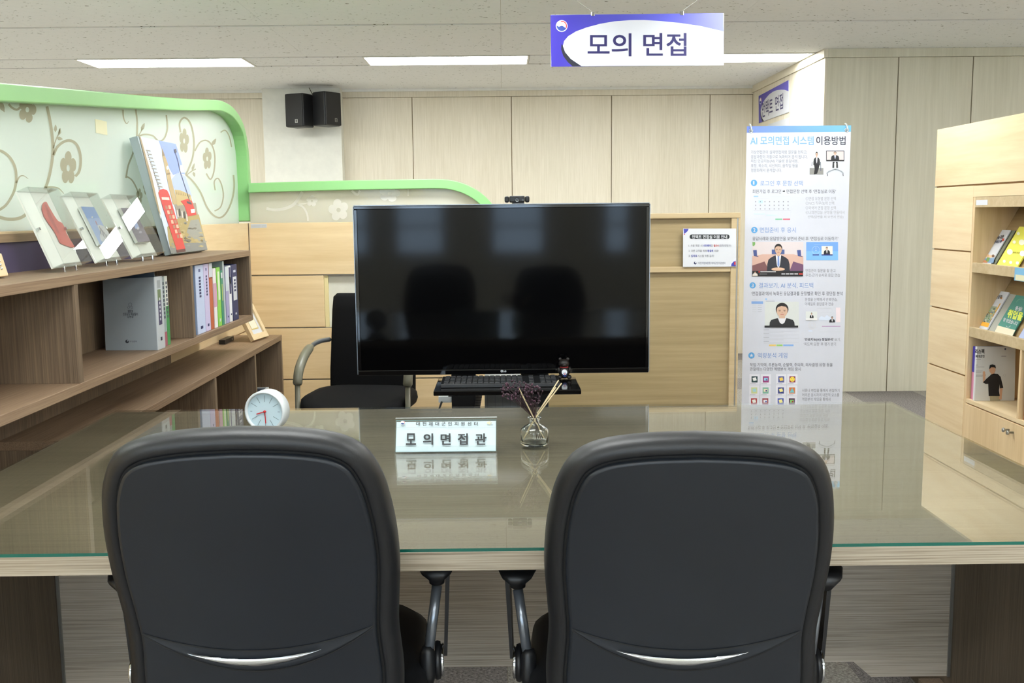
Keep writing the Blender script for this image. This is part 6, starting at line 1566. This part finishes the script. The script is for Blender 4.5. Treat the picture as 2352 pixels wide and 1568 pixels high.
pm.poly([(664, 888), (662, 815), (685, 812), (684, 860)], SK, 2); pm.disc(672, 805, 11, SK, 3, 13); pm.poly([(808, 940), (832, 938), (824, 1010), (824, 1035), (798, 1030), (806, 1000)], SK, 2)
pm.rect(733, 800, 760, 822, SK, 2); pm.disc(744, 778, 27, SK, 3, 35); pm.poly([(716, 770), (722, 740), (745, 733), (770, 742), (775, 770), (762, 760), (735, 758), (722, 772)], BKS, 4)
pm.begin('cover_print')
for yy, x1 in ((690, 635), (740, 610), (756, 665), (790, 650), (800, 640), (826, 680), (836, 650)): pm.line([(602, yy), (x1+10, yy)], 4, C(150, 150, 152), 1)
pm.disc(855, 602, 8, C(50, 60, 90), 1); pm.line([(820, 664), (862, 664)], 4, C(110, 110, 116), 1); pm.ring(848, 826, 9, 11, C(180, 180, 180), 1)
pm.done()
for k, (yy, c0, c1, lab) in enumerate(((YG+0.014, C(220, 226, 232), C(200, 206, 214), 'pale blue magazine right behind the man magazine'), (YG+0.030, C(214, 150, 176), C(60, 52, 160), 'pink and violet magazine second behind the man magazine'), (YG+0.046, C(196, 120, 150), C(56, 48, 150), 'pink and violet magazine against the box wall'))):
    t = thing('magazine', lab, 'magazine', (XK+0.1, yy, z_bf), 'magazines standing in the open box')
    hh = zh-z_bf-0.002*k
    box('lower_cover', c0, t, XK+0.016+0.002*k, XK+0.19, yy, yy+0.012, z_bf+0.0005, z_bf+hh*0.52); box('upper_cover', c1, t, XK+0.016+0.002*k, XK+0.19, yy, yy+0.012, z_bf+hh*0.52, z_bf+hh)
of_ = thing('document_folder', 'rust brown folder standing right of the divider in the open box', 'folder', (XK+0.1, Yd-0.04, z_bf))
yy = Yd-0.06
Pq = [at_y(*Z8(*c), yy) for c in ((945, 672), (968, 1215))]
zh2 = min(at_y(*Z8(945, 672), yy).z, lips[1][1]-0.01)
MB().prism([(XK+0.014, yy, z_bf+0.0005), (XK+0.25, yy, z_bf+0.0005), (XK+0.25, yy, zh2), (XK+0.008, yy, zh2)], (0, 0.003, 0)).build('cover', C(160, 92, 56), of_)
MB().prism([(XK+0.016, yy+0.004, z_bf+0.0005), (XK+0.25, yy+0.004, z_bf+0.0005), (XK+0.25, yy+0.004, zh2-0.004), (XK+0.012, yy+0.004, zh2-0.004)], (0, 0.02, 0)).build('pages', C(206, 222, 214), of_)
MB().prism([(XK+0.014, yy+0.025, z_bf+0.0005), (XK+0.25, yy+0.025, z_bf+0.0005), (XK+0.25, yy+0.025, zh2), (XK+0.008, yy+0.025, zh2)], (0, 0.003, 0)).build('cover', C(160, 92, 56), of_)
